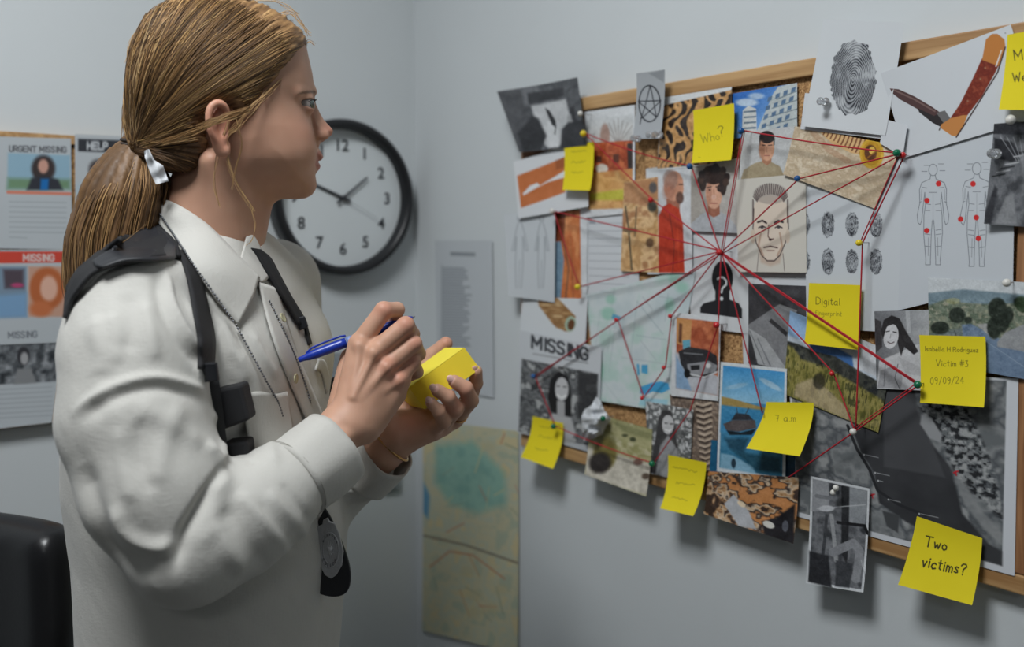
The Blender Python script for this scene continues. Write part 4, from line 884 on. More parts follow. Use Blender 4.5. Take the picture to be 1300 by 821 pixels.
# ---- bottom frame photo
s = Sheet([(1029, 604), (1104, 620), (1096, 752), (1023, 740)], 1.6, (206, 209, 212), 260)
im = [(1032, 608), (1101, 623), (1093, 748), (1026, 737)]; m = s.mpoly(im); s.mix(m, (96, 98, 102)); s.tint([(84, 86, 90), (120, 122, 126), (60, 62, 66)], 14, 3, m)
s.poly([(1032, 608), (1052, 612), (1052, 636), (1050, 648), (1029, 650)], (150, 152, 156), 1.5); s.ell(1048, 646, 10, 4, (190, 192, 196), soft=1.5); s.poly([(1078, 618), (1101, 623), (1097, 668), (1074, 664)], (142, 146, 150), 2); s.poly([(1068, 616), (1078, 618), (1074, 720), (1066, 700)], (44, 45, 48), 1.5)
s.line([(1054, 655), (1060, 712)], 5, (150, 152, 154)); s.line([(1048, 655), (1042, 720)], 4, (66, 68, 72)); s.line([(1062, 664), (1096, 668), (1100, 678)], 4, (30, 30, 33)); s.line([(1056, 702), (1082, 690), (1090, 700), (1086, 735)], 11, (136, 138, 142)); s.poly([(1026, 700), (1050, 706), (1056, 746), (1026, 738)], (42, 43, 47), 2); s.poly([(1060, 712), (1082, 716), (1078, 746), (1060, 744)], (60, 62, 66), 2); s.line([(1036, 646), (1098, 641)], .9, (190, 192, 196)); s.line([(1036, 630), (1064, 634)], 5, (118, 120, 124)); s.line([(1092, 712), (1098, 735)], 1.5, (170, 172, 176))
paper('interrogation_picture', 'white bordered grey photo of a seated figure below the board frame', 'photo', s, .0252, 'photo', curl=dict(b=.010), group=GP)
# ---- orange knife sheet, doorway photo
s = Sheet([(652, 205), (746, 176), (747, 262), (658, 277)], 1.4, (212, 215, 218))
m = s.mpoly([(656, 223), (716, 199), (716, 244), (661, 264)]); s.mix(m, (196, 116, 70)); s.noise(.05, 12, 2, m); s.poly([(663, 246), (671, 236), (680, 232), (684, 235), (716, 216), (716, 225), (694, 231), (680, 238), (664, 248)], (222, 224, 226)); s.poly([(703, 204), (716, 199), (716, 212), (704, 216)], (160, 92, 56), 1.5)
paper('dagger_picture', 'white sheet with a pale blade on an orange ground', 'picture', s, .0235, curl=dict(l=.010), group=GP)
s = Sheet([(663, 190), (696, 182), (697, 206), (666, 214)], 1.0, (110, 76, 56)); s.noise(.1, 6, 2)
paper('brown_scrap', 'brown paper corner showing just below the doorway photo', 'paper', s, .0222, group=GP)
s = Sheet([(631, 116), (733, 98), (745, 184), (659, 193)], 1.6, (84, 86, 90))
s.tint([(92, 94, 98), (70, 72, 76), (110, 112, 116)], 16, 3); s.poly([(628, 114), (658, 112), (676, 190), (650, 194)], (70, 71, 75), 4, .7); s.poly([(666, 118), (713, 111), (714, 121), (668, 132)], (52, 53, 57), 1.5); s.poly([(671, 134), (716, 125), (722, 150), (713, 164), (710, 184), (690, 186), (680, 170)], (186, 188, 190), 2.5); s.poly([(690, 155), (703, 152), (706, 186), (692, 188)], (206, 208, 210), 3)
s.poly([(688, 136), (694, 140), (702, 153), (703, 162), (697, 158), (692, 146)], (44, 45, 48), 1); s.poly([(672, 146), (680, 150), (690, 172), (684, 190), (664, 192), (656, 170)], (40, 41, 45), 3); s.poly([(710, 164), (724, 150), (742, 154), (744, 184), (708, 188)], (48, 49, 53), 3); s.ell(722, 150, 5, 5, (150, 152, 154), soft=2); s.line([(702, 158), (701, 170)], 1.6, (60, 62, 64))
s.poly([(722, 136), (727, 135), (730, 152), (724, 152)], (50, 50, 54), 1.5)
paper('doorway_picture', 'dark grey photo of figures in a bright doorway at the top left board corner', 'photo', s, .0262, 'photo', curl=dict(l=.016, r=.004), group=GP)
# ---- pentagram slip
s = Sheet([(808, 93), (844, 88), (838, 176), (803, 176)], 2.6, (176, 180, 184))
th = np.linspace(0, 2 * math.pi, 26); k9 = (44, 46, 52)
s.line([(822.5 + 13.5 * math.cos(t), 131 + 23 * math.sin(t)) for t in th], 1.7, k9)
s.line([(823.5, 108), (831, 148), (808, 128), (837, 127), (812, 150), (823.5, 108)], 1.3, k9); s.line([(812, 148), (811, 157)], 1.3, k9); s.poly([(823, 93), (844, 88), (841, 104)], (140, 144, 148), 2, .7)
paper('pentagram_slip', 'narrow grey slip with a hand drawn star in a circle', 'note', s, .0262, curl=dict(t=.012, r=.003), group=GP)

# ================================================================ yellow notes
GN = 'yellow sticky notes on the evidence board'
def note(quad, label, off, texts=(), curl=None, res=2.4, marks=None):
    s = Sheet(quad, res, Y_, 240); s.noise(.015, 40, 2)
    for (t, x, y, sz, wd, dv, col) in texts: s.text(t, x, y, sz, col, wd, dv, jit=.04)
    if marks: marks(s)
    return paper('sticky_note', label, 'sticky note', s, off, 'note', curl, group=GN, gain=1.0)
def scr(rows, col=(150, 140, 40), a=.8):
    def f(s):
        rs = random.Random(7)
        for (x, y, w, dy) in rows:
            n = int(w / 1.6); s.line([(x + i * 1.6, y + dy * i / n + rs.uniform(-1.6, 1.6)) for i in range(n)], .8, col, a)
    return f
note([(716, 182), (754, 180), (749, 242), (714, 241)], 'tall yellow note with faint writing beside the doorway photo', .0285, curl=dict(b=.010), marks=scr([(724, 193, 22, -1), (724, 206, 20, -1), (724, 219, 16, 0)]))
note([(880, 140), (932, 131), (928, 203), (878, 207)], 'yellow note asking who stuck over the bark picture', .0240, [('Who', 889, 181, 11, .8, (.98, -.17), (130, 122, 36)), ('?', 911, 173, 13, 1.0, (.98, -.17), (110, 104, 34)), ('..', 886, 200, 5, .9, (1, -.1), (120, 112, 34))], dict(b=.010, r=.003))
note([(1279, 44), (1336, 34), (1334, 140), (1268, 139)], 'yellow note at the right picture edge above the staircase photo', .0300, [('M', 1287, 76, 13, 1.5, (1, -.12), (70, 64, 34)), ('e', 1303, 74, 13, 1.5, (1, -.12), (70, 64, 34)), ('We', 1285, 104, 11, 1.5, (1, -.1), (70, 64, 34))], dict(b=.010))
note([(1027, 359), (1094, 362), (1089, 444), (1021, 436)], 'yellow note reading Digital in the middle of the board', .0262, [('Digital', 1035, 386, 9, .9, (1, .05), (110, 102, 30)), ('fingerprint', 1034, 400, 6, .7, (1, .04), (150, 140, 36))], dict(b=.006))
note([(1167, 425), (1251, 427), (1249, 517), (1168, 511)], 'yellow note about victim three next to the road photo', .0285, [('Isabella H Rodriguez', 1173, 446, 6.1, .8, (1, .02), (110, 102, 30)), ('Victim #3', 1187, 465, 8, .8, (1, .02), (110, 102, 30)), ('09/09/24', 1180, 488, 8.5, .8, (1, -.02), (120, 112, 30))], dict(b=.008, br=.004))
note([(973, 510), (1033, 511), (1015, 579), (947, 569)], 'yellow note reading 7 a.m over the lake photo', .0268, [('7', 981, 536, 8, .9, (1, 0), (130, 120, 30)), ('a.m', 991, 536, 9.5, .9, (1, .02), (130, 120, 30))], dict(b=.026))
note([(676, 528), (715, 537), (702, 595), (661, 580)], 'yellow note on the missing poster at the lower left board corner', .0262, curl=dict(b=.024), marks=scr([(682, 542, 22, 4), (680, 554, 20, 4), (676, 570, 18, 4)]))
note([(848, 577), (897, 587), (880, 655), (838, 645)], 'yellow note with three faint lines hanging at the middle of the lower frame', .0285, curl=dict(b=.024), marks=scr([(852, 594, 32, 6), (854, 614, 26, 4), (850, 632, 22, 4)], (140, 128, 36)))
note([(1164, 655), (1247, 683), (1234, 768), (1140, 742)], 'yellow note asking about two victims at the bottom right', .0262, [('Two', 1171, 694, 13.5, 1.9, (.97, .22), (58, 54, 30)), ('victims?', 1168, 720, 13.5, 1.9, (.97, .2), (58, 54, 30))], dict(b=.016))

# ---- crumpled paper
m_crump = mat('crumpled_white_paper', rgb(205, 208, 212), .7, bump=[('noise', 90, .3, .002)])
c = on_right(757, 531, .032); rs = np.random.RandomState(5)
V = []; nu, nv = 26, 22
out = [(738, 529), (742, 520), (751, 514), (757, 503), (762, 508), (767, 520), (776, 532), (770, 540), (765, 551), (754, 556), (741, 560), (739, 545)]
th = np.linspace(0, 1, 49)[:-1]; op = np.array(out + [out[0]], float)
ring = np.array([[np.interp(t * 12, np.arange(13), op[:, 0]), np.interp(t * 12, np.arange(13), op[:, 1])] for t in th])
Vv = []; 
for j in range(9):
    k = j / 8; hgt = .010 + .020 * (1 - k ** 2)
    for i in range(48):
        px = 757 + (ring[i, 0] - 757) * k; py = 532 + (ring[i, 1] - 532) * k
        nz = (vnoise(np.array([[px, py]]), .16, 3)[0] - .5) * .022 * min(1, k * 3 + .2)
        Vv.append(on_right(px, py, .0290 + hgt * .7 + nz * .8))
Fc = []
for j in range(8):
    for i in range(48): a = j * 48 + i; b = j * 48 + (i + 1) % 48; Fc.append((a, b, b + 48, a + 48))
g = Geo(); g.add(Vv, Fc); o = g.build('crumpled_paper', m_crump, None, smooth=False, origin=c)
tag(o, 'crumpled white paper scrap pinned over the bush photo corner', 'paper', GP)

# ================================================================ sheets on the wall left of the board
s = Sheet([(552, 305), (625, 305), (627, 505), (556, 492)], 1.0, (188, 193, 197))
s.poly([(572, 320), (603, 321), (603, 325), (572, 324)], (128, 133, 138), 1.5)
rs = random.Random(3)
for i in range(30): y = 340 + i * 3.4; s.line([(562, y), (562 + rs.uniform(24, 36), y + .5)], 2.2, (134, 139, 145), .8)
s.poly([(560, 336), (562, 336), (562, 440), (560, 440)], (140, 146, 150), 1.5, .5)
paper('printed_page', 'pale page of small print taped on the wall left of the board', 'page', s, .003, group='sheets on the wall beside the board')
s = Sheet([(537, 533), (658, 547), (657, 830), (536, 800)], 1.2, (160, 160, 132), 300)
s.tint([(174, 182, 160), (198, 192, 160), (184, 190, 170), (204, 192, 152)], 16, 3); s.tint([(132, 178, 164), (142, 186, 172), (124, 170, 160)], 18, 5, s.mpoly([(553, 566), (600, 560), (640, 600), (642, 640), (606, 652), (570, 640), (552, 612)], 6) * .9)
for i in range(26):
    x = rs.uniform(540, 655); y = rs.uniform(540, 780); a = rs.uniform(0, 3.14); l = rs.uniform(12, 40)
    s.line([(x, y), (x + l * math.cos(a), y + l * math.sin(a))], rs.uniform(1, 2.2), rs.choice([(190, 150, 110), (206, 196, 150), (186, 120, 96), (140, 150, 130)]), .7)
s.line([(537, 680), (590, 692), (657, 715)], 3, (120, 112, 100), .8); s.poly([(537, 610), (545, 630), (543, 660), (536, 650)], (100, 150, 180), 2); s.line([(545, 720), (570, 700), (600, 705), (640, 735)], 2.4, (186, 130, 100), .8)
for _ in range(6): s.ell(rs.uniform(545, 650), rs.uniform(560, 780), 9, 7, (190, 180, 140), soft=4, a=.5)
paper('city_map', 'green and tan city map on the wall in the lower corner below the printed page', 'map', s, .003, curl=dict(b=.004), group='sheets on the wall beside the board')
s = Sheet([(372, 450), (441, 447), (441, 560), (372, 566)], .8, (150, 156, 160))
for i in range(6): s.line([(386, 458 + i * 5), (430, 457 + i * 5)], 1.6, (126, 132, 138), .7)
paper('printed_page', 'blurred grey page on the left wall behind the blue pen', 'page', s, .003, wall='B', group='sheets on the wall beside the board')

# ================================================================ left notice board
a = on_back(0, 166, .016); b = on_back(92, 173, .016); zb = on_back(0, 545, .016)[2]; xr = on_back(172, 180, .016)[0]; xl = on_back(-120, 300, .016)[0]
lb = thing('notice_board', 'smaller oak framed notice board of missing posters on the left wall', 'notice board', ((xl + xr) / 2, 0, zb))
hw = (xr - xl) / 2; hh = a[2] - zb
for nm, x0, x1, z0, z1, t, m in (('cork_panel', -hw + .003, hw - .003, .003, hh - .003, .009, m_cork), ('frame_rail', -hw, hw, hh - .014, hh, .016, m_oak), ('frame_rail', -hw, hw, 0, .014, .016, m_oak), ('frame_stile', -hw, -hw + .014, .014, hh - .014, .016, m_oakz), ('frame_stile', hw - .014, hw, .014, hh - .014, .016, m_oakz)):
    bm = bmesh.new(); add_box(bm, x0, x1, -t, -.0005, z0, z1); bm_obj(nm, bm, m, lb, bevel=.001)
GL = 'missing person posters on the left notice board'; LW = (178, 184, 188)
s = Sheet([(-70, 171), (90, 176), (92, 317), (-70, 314)], 1.2, LW)
s.text('URGENT MISSING', 12, 192, 7, (92, 94, 98), 1.6, (1, .02)); m = s.mpoly([(10, 194), (89, 197), (89, 240), (9, 240)], 2); s.mix(m, (140, 172, 190)); s.poly([(10, 226), (89, 228), (89, 240), (9, 240)], (110, 140, 110), 4)
s.ell(55, 214, 15, 17, (60, 52, 52), soft=3); s.ell(55, 211, 6.5, 9, (196, 150, 134), soft=2); s.poly([(34, 241), (40, 226), (55, 222), (74, 228), (80, 241)], (50, 52, 60), 2.5); s.poly([(52, 227), (62, 227), (61, 241), (51, 241)], (30, 104, 170), 2); s.line([(10, 244), (89, 246)], 4, (206, 120, 96), .9)
for i in range(8): s.line([(12, 256 + i * 6.4), (12 + (72 if i < 7 else 22), 257 + i * 6.4)], 1.3, (150, 156, 162), .8)
paper('missing_poster', 'poster headed urgent missing at the top left of the left notice board', 'poster', s, .0165, wall='B', group=GL)
s = Sheet([(95, 170), (205, 175), (205, 430), (97, 430)], 1.2, LW)
s.poly([(99, 176), (200, 180), (200, 196), (99, 192)], (52, 54, 60)); s.text('HELP', 111, 189, 8.5, (190, 194, 198), 2.2, (1, .03)); s.ell(124, 216, 11, 13, (58, 50, 50), soft=3); s.ell(125, 218, 7, 10, (176, 136, 124), soft=2); s.poly([(98, 236), (112, 228), (140, 228), (150, 250), (98, 256)], (160, 186, 198), 4, .8); s.poly([(100, 262), (120, 262), (120, 300), (100, 310)], (156, 186, 202), 4, .7)
for i in range(12): s.line([(106, 320 + i * 8), (190, 322 + i * 8)], 1.3, (150, 156, 162), .8)
paper('missing_poster', 'poster with a black help banner partly behind the ponytail', 'poster', s, .0175, wall='B', group=GL)
s = Sheet([(-70, 317), (92, 317), (92, 434), (-70, 440)], 1.2, LW)
s.poly([(-70, 319), (91, 319), (91, 333), (-70, 335)], (196, 70, 56)); s.text('MISSING', 30, 331, 8, (206, 190, 186), 2, (1, -.0)); s.poly([(-60, 338), (34, 338), (34, 402), (-60, 405)], (120, 140, 158), 2); s.poly([(4, 342), (30, 342), (30, 366), (6, 366)], (80, 70, 78), 3); s.ell(22, 362, 8, 3, (170, 70, 110), soft=2); s.poly([(-60, 380), (34, 372), (34, 402), (-60, 405)], (120, 156, 190), 4)
s.poly([(36, 338), (90, 338), (88, 402), (36, 402)], (190, 150, 130), 2); s.ell(60, 366, 22, 27, (176, 98, 58), soft=3); s.ell(62, 366, 11, 16, (214, 170, 150), soft=3); s.ell(52, 392, 14, 10, (190, 110, 70), soft=4); s.text('MISSING', 11, 429, 7.5, (110, 114, 120), 1.5, (1, -.04))
paper('missing_poster', 'poster with a red missing banner and a red haired woman', 'poster', s, .0185, wall='B', group=GL)
s = Sheet([(-70, 437), (80, 432), (66, 536), (-70, 552)], 1.2, LW)
m = s.mpoly([(-70, 440), (76, 434), (72, 484), (-70, 492)], 1.5); s.mix(m, (100, 104, 108)); s.noise(.3, 8, 3, m); s.ell(30, 452, 8, 12, (50, 50, 54), soft=2); s.ell(31, 455, 5, 8, (160, 160, 162), soft=2); s.poly([(18, 488), (22, 468), (40, 468), (46, 486)], (130, 132, 134), 2)
for i in range(7): s.line([(-60, 498 + i * 6), (66, 491 + i * 6)], 1.2, (148, 153, 160), .8)
paper('missing_poster', 'poster with a grey group photo at the bottom of the left notice board', 'poster', s, .0175, wall='B', curl=dict(b=.003), group=GL)

# ================================================================ pins and strings
PC = {'red': rgb(196, 40, 44), 'blue': rgb(30, 82, 140), 'green': rgb(18, 108, 74), 'yellow': rgb(222, 196, 40), 'white': rgb(214, 212, 205)}
m_pin = {k: mat(k + '_pin_plastic', v, .25, var=(200, .03)) for k, v in PC.items()}
m_clear = mat('clear_pin_plastic', (.9, .92, .94, 1), .08, trans=.85, var=(100, .01)); m_steel = mat('pin_steel', rgb(180, 180, 182), .25, 1, var=(100, .02))
PIN = {}
def ball_pin(px, py, col, label, r=.0042, off=.040):
    p = on_right(px, py, off); t = thing('ball_pin', label, 'pin', p, group='ball headed pins')
    g = Geo(); g.ball((0, 0, 0), r, 18, 12); g.build('head', m_pin[col], t)
    g = Geo(); g.tube([(0, 0, 0), (off - .010, .0, 0)], .0005, 6); g.build('needle', m_steel, t); PIN[(px, py)] = p; return p
def push_pin(px, py, label, off=.030, lean=(0, 0, 0)):
    p = on_right(px, py, off); t = thing('push_pin', label, 'pin', p, group='clear push pins')
    ax = np.array([-1, lean[1], lean[2]]); g = Geo(); g.lathe([(.0001, -.004), (.0052, -.004), (.0052, -.0028), (.0028, -.001), (.0024, .005), (.0045, .0068), (.0045, .0086), (.0001, .009)], (0, 0, 0), ax, 20); g.build('head', m_clear, t)
    g = Geo(); g.tube([(0, 0, 0), (off - .012, 0, 0)], .0005, 6); g.build('needle', m_steel, t); return p
B = ball_pin
C0 = B(913, 320, 'red', 'red centre pin where the red strings meet', .0042, .042)
yA = B(740.5, 169.5, 'yellow', 'yellow pin on the doorway photo edge', .0052, .040)
rA = B(826, 253.5, 'red', 'small red pin on the tree painting', .004, .036)
bA = B(875.5, 211, 'blue', 'blue pin between the bark picture and the curly man', .0044, .040)
bB = B(940.5, 166, 'blue', 'blue pin at the corner of the building photo', .0044, .042)
gA = B(1138.5, 194, 'green', 'green pin beside the yellow disc of the shell photo', .0042, .046)
cA = B(1146, 197, 'red', 'dark red pin just right of the green pin', .0036, .040)
bC = B(1012, 226.5, 'blue', 'blue pin on the forehead corner of the sketch sheet', .0038, .042)
yB = B(1090.5, 308, 'yellow', 'yellow pin among the small fingerprints', .0038, .042)
wA = B(1083, 548, 'white', 'white pin on the satellite map under the grassy slope', .0040, .046)
gB = B(1165, 488, 'green', 'green pin at the lower left of the victim three note', .0042, .046)
rB = B(1056, 474, 'red', 'small red pin on the grassy slope photo', .003, .036)
rC = B(909.5, 412.5, 'red', 'red pin at the top of the old car photo', .0044, .038)
gC = B(827.5, 588.5, 'green', 'green pin between bush photo and grey woman photo', .0046, .042)
rD = B(815, 505, 'red', 'red pin at the blue patch of the street map', .003, .032)
rE = B(842.5, 466.5, 'red', 'red pin on the right part of the street map', .003, .034)
rF = B(850.5, 401, 'red', 'red pin left of the old car photo', .003, .034)
rG = B(782, 405.5, 'red', 'red pin at the upper left of the street map', .003, .034)
bD = B(677, 477.5, 'blue', 'dark blue pin on the missing poster photo', .0044, .038)
gD = B(702.5, 541, 'green', 'green pin in the lower left yellow note', .0046, .042)
yC = B(733, 364, 'yellow', 'yellow pin on the brick coloured narrow picture', .0046, .038)
wB = B(700.5, 268, 'white', 'white pin at the green triangle of the narrow picture', .0044, .038)
wC = B(736.5, 144, 'white', 'white pin on the right edge of the doorway photo', .0042, .040)
gE = B(765.5, 531, 'green', 'green pin through the crumpled white scrap', .0042, .058)
wD = B(1061, 619, 'white', 'upper white pin of the seated figure photo', .0036, .040)
wE = B(1057.5, 625, 'white', 'lower white pin of the seated figure photo', .0034, .038)
wF = B(1283, 152, 'white', 'white pin between the right edge note and the staircase photo', .0048, .042)
wG = B(1278, 359, 'white', 'pale pin at the top of the road photo', .0042, .040)
push_pin(1046, 129, 'clear push pin on the large fingerprint sheet', .036)
push_pin(1263, 195, 'clear push pin on the left edge of the staircase photo', .036)
push_pin(836, 171, 'clear push pin at the lower right of the star slip', .034)
push_pin(828, 171.5, 'clear push pin next to the right one on the star slip', .032)
push_pin(808, 176, 'clear push pin at the lower left of the star slip', .034)
m_string = mat('red_string', rgb(176, 26, 42), .7, bump=[('wave', 900, .5, .0003)])
def string(pts, label, r=.0009, sag=.0):
    P = [np.array(p, float) for p in pts]; Q = []
    for i in range(len(P) - 1):
        n = 10
        for k in range(n):
            t = k / n; q = P[i] * (1 - t) + P[i + 1] * t; q[2] -= sag * 4 * t * (1 - t); Q.append(q)
    Q.append(P[-1]); g = Geo(); g.tube(Q, r, 7)
    o = g.build('red_string', m_string, None, origin=P[0]); return tag(o, label, 'string', 'red strings between the pins')
def W(px, py, off=.033): return on_right(px, py, off)
def nudge(p, dy=0, dz=0, dx=0.004): return np.array(p) + [dx, dy, dz]
string([nudge(yA), nudge(rA), nudge(C0)], 'red string from the doorway photo pin down through the tree painting to the centre', .0009)
string([nudge(yA, 0, .001), nudge(bA)], 'red string from the doorway photo pin to the blue pin by the curly man', .0009, .004)
string([nudge(bA), nudge(C0, .001)], 'red string from the blue pin over the curly man to the centre', .0009)
string([nudge(bB), nudge(C0)], 'red string from the building photo pin to the centre, left strand', .0008)
string([nudge(bB, -.003), nudge(C0, -.003)], 'red string from the building photo pin to the centre, right strand', .0006)
string([nudge(bB, 0, .001), nudge(gA)], 'red string along the top from the building photo pin to the green pin', .0009, .002)
string([nudge(gA, 0, -.001), nudge(bC), nudge(C0, -.001)], 'red string from the green pin over the blue sketch pin to the centre', .0009)
string([nudge(gA, 0, -.003), nudge(C0, -.001, -.002)], 'red string from the green pin across the sketched eyes to the centre', .0008)
string([nudge(cA), nudge(yB, -.002), nudge(wA, -.001)], 'red string hanging from the green pin area past the yellow pin to the white pin', .0009)
string([nudge(gA, .001, -.004), nudge(yB, .001)], 'second red string from the green pin to the yellow fingerprint pin', .0007)
string([nudge(C0), nudge(gB)], 'thick red string from the centre to the victim three pin, upper strand', .0011)
string([nudge(C0, 0, -.002), nudge(gB, 0, -.002)], 'thin red string from the centre to the victim three pin, lower strand', .0007)
string([nudge(C0, -.001, -.001), nudge(rB), nudge(wA)], 'red string from the centre over the grassy slope to the white pin', .0009)
string([nudge(gB, .001, -.001), nudge(wA), W(1001, 606, .034)], 'red string from the victim three pin through the white pin to the lower left', .0009)
string([nudge(gB, .003, .001), nudge(wA, .002, .002)], 'short second red string between the victim three pin and the white pin', .0006)
string([nudge(C0), nudge(rC), W(876, 521, .034), nudge(gC)], 'red string from the centre over the car photo pin to the lower green pin', .0009)
string([nudge(C0, -.001), W(968, 524, .036)], 'red string from the centre down behind the 7 a.m note', .0009)
string([nudge(C0, .001), nudge(rF), nudge(rE), nudge(rD), nudge(rG)], 'zigzag red string over the street map', .0009)
string([nudge(C0, .001, .001), nudge(bD)], 'long red string from the centre to the missing poster pin, upper strand', .0010)
string([nudge(C0, .001, -.003), nudge(rG, 0, -.001), nudge(bD, 0, -.003)], 'long red string from the centre to the missing poster pin, lower strand', .0008)
string([nudge(bD), nudge(gD)], 'short red string from the missing poster pin to its note pin', .0009)
string([nudge(gD), nudge(gC)], 'red string from the lower left note pin across the bush photo', .0009, .003)
string([nudge(C0, .001, .001), nudge(yC)], 'red string from the centre to the yellow pin on the narrow picture', .0009)
string([nudge(yC), nudge(wB)], 'red string down the narrow picture', .0009)['label'] = 'red string running down the narrow orange picture'
string([nudge(C0, .002, .002), nudge(wB)], 'red string from the centre to the white pin at the green triangle', .0010)
# ================================================================ the woman
BASE = np.array([-.37, 1.0, 0.0])
pw = to_world(BASE)
person = thing('person', 'woman with blonde ponytail in white shirt and black shoulder holster writing notes', 'person', pw, YAW)
person.name = 'person'
def fobj(name, V, Q, mt, parent=None, cols=None, smooth=True):
    """mesh given in the figure frame, as a part of the woman"""
    me = mesh_np(name, np.asarray(V) - BASE, Q, smooth)
    if cols is not None: vcol(me, cols)
    o = link(name, me, mt, parent or person); return o
def fgeo(g, name, mt, parent=None, smooth=True, bevel=0):
    g.V = [tuple(np.asarray(v) - BASE) for v in g.V]
    return g.build(name, mt, parent or person, smooth, bevel)
def ftop(g, name, mt, o, parent=None, smooth=True, bevel=0):
    """same, but for a thing of its own with its Empty at o"""
    g.V = [tuple(np.asarray(v) - o) for v in g.V]
    return g.build(name, mt, parent, smooth, bevel)

# ---------------- head
HA = R(20); hf = np.array([math.cos(HA), math.sin(HA), 0]); hl = np.array([math.sin(HA), -math.cos(HA), 0]); hu = np.array([0, 0, 1.0])
HO = L(300, 165, 1.0); HM = np.array([hf, hl, hu])
def mid(px, py):
    d = ray_local(px, py); o = np.array([0, 0, CAM.z]); t = ((HO - o) @ hl) / (d @ hl); p = o + t * d - HO
    return (p @ hf, p[2])
def mids(pts): return [mid(*p) for p in pts]
def pyc(py): return mid(300, py)[1]
base_poly = mids([(380, 40), (387, 54), (391, 74), (396, 95), (398, 112), (396.5, 124), (393, 138), (395, 160), (398.5, 180), (401.5, 192), (402.5, 205), (400, 222), (402, 234), (400.5, 241), (396, 247.5), (388, 251.8), (374, 253), (358, 252.6), (339, 254), (318, 250), (290, 232), (268, 190), (270, 100), (300, 50)])
nose_poly = mids([(392, 116), (399, 122), (400.5, 130), (405, 141), (411, 152), (417.5, 159), (422.5, 164.5), (422.8, 168), (420.5, 172), (414.5, 176.6), (407.5, 180), (404.3, 187), (390, 188), (384, 150), (388, 118)])
lip_u = mids([(396, 188), (404.5, 188.5), (408, 194), (410.3, 199.5), (408, 203.6), (402, 204.8), (392, 204), (390, 194)])
lip_l = mids([(392, 206), (401.5, 205.8), (405, 206.8), (407, 211), (405, 215.5), (400.8, 220), (394, 220)])
cpy = [pyc(v) for v in (260, 245, 235, 205, 165, 135, 115, 60, 0)]
gb_v = [24, 21, 17, 11.5, 9, 8, 7, 6, 6]; wb_v = [.030, .040, .046, .057, .066, .069, .069, .066, .06]
gn_y = [pyc(v) for v in (190, 178, 165, 150, 130, 118)]; gn_v = [50, 42, 55, 95, 110, 60]
CR = mid(272, 100); EYE = mid(381.5, 137.5); EB = .0305
def loc3(m, b): return (m[0], b, m[1])
def head_f(Pl):
    a = (Pl - HO) @ HM.T; P = a; x, b, c = a[:, 0], a[:, 1], a[:, 2]; ab = np.abs(b); b2 = b * b
    PS = np.stack([x, ab, c], 1)
    cran = sd_ell(P, (CR[0] + .003, 0, CR[1]), (.088, .070, .078))
    gb = np.interp(c, cpy, gb_v); wb = np.interp(c, cpy, wb_v)
    fb = sd_poly2(x, c, base_poly) + gb * b2
    fb = smax(fb, ab - wb + .10 * np.maximum(x - mid(350, 100)[0], 0), .022)
    f = smin(cran, fb, .02)
    f = smin(f, sd_ell(PS, loc3(mid(352, 190), .036), (.028, .018, .030)), .035)          # cheek
    m = (x > mid(380, 100)[0])
    fn = sd_poly2(x, c, nose_poly) + np.interp(c, gn_y, gn_v) * b2
    f = smin(f, fn, .005)
    f = smin(f, sd_ell(PS, loc3(mid(407, 172.5), .0125), (.0085, .0058, .0066)), .005)
    f = smax(f, -sd_ell(PS, loc3(mid(411.5, 178.5), .0065), (.006, .0028, .0034)), .002)
    f = smin(f, sd_poly2(x, c, lip_u) + 19 * b2, .0022); f = smin(f, sd_poly2(x, c, lip_l) + 19 * b2, .0022)
    # eye: socket, lids, opening
    f = smax(f, -sd_ell(PS, loc3(mid(396.5, 136), .032), (.010, .020, .0100)), .012)
    f = smin(f, sd_ball(PS, loc3(EYE, EB), .0133), .005)
    f = smin(f, sd_cone(PS, loc3(mid(372, 126), .052), loc3(mid(396, 119), .014), .0028, .0022), .012)   # brow ridge
    op = sd_ell(PS, loc3(mid(388.5, 137), EB + .004), (.0150, .0150, .0043))
    f = smax(f, -op, .0012)
    f = np.minimum(f, sd_cone(PS, loc3(mid(391.8, 131.2), .021), loc3(mid(381, 132.6), .042), .0015, .0013))
    # ear
    er = [(284, 170), (286, 156), (282, 147), (275, 143.5), (267, 148), (263.5, 160), (266, 176), (272, 188), (277, 199), (283, 200), (286, 190)]
    eb = [.071, .075, .079, .082, .084, .085, .083, .079, .075, .073, .070]
    ear = sd_chain(PS, EARP, EARR, .002)
    pl = sd_ell(PS, loc3(mid(276, 172), .074), (.0105, .0050, .024)); pl = smax(pl, -sd_ell(PS, loc3(mid(279, 170), .081), (.0075, .0065, .012)), .003)
    ear = smin(ear, pl, .003); ear = smin(ear, sd_chain(PS, [loc3(mid(*p), q) for p, q in (((272, 158), .079), ((270, 170), .0800), ((275, 184), .076))], [.002, .0024, .002], .002), .003)
    f = smin(f, ear, .003)
    return f
_er = [(284, 170), (286, 156), (282, 147), (275, 143.5), (267, 148), (263.5, 160), (266, 176), (272, 188), (277, 199), (283, 200), (286, 190)]
_eb = [.071, .075, .079, .082, .084, .085, .083, .079, .075, .073, .070]
EARP = spline([loc3(mid(*p), q) for p, q in zip(_er, _eb)], 28); EARR = np.interp(np.linspace(0, 10, 28), range(11), [.003, .003, .0034, .0036, .0036, .0034, .0033, .0036, .005, .005, .003])
def skin_f(P):
    n = sd_chain(P, [L(288, 205, 1.0), L(272, 262, 1.0), L(258, 318, 1.0), L(250, 380, 1.0)], [.050, .0495, .054, .075], .02)
    n = smin(n, sd_cone(P, L(268, 205, .945), L(300, 322, .975), .012, .011), .018)
    n = smin(n, sd_cone(P, L(322, 262, 1.02), L(306, 330, 1.0), .018, .02), .02)
    return smin(head_f(P), n, .016)
SKIN = np.array([196, 152, 128]) / 255.
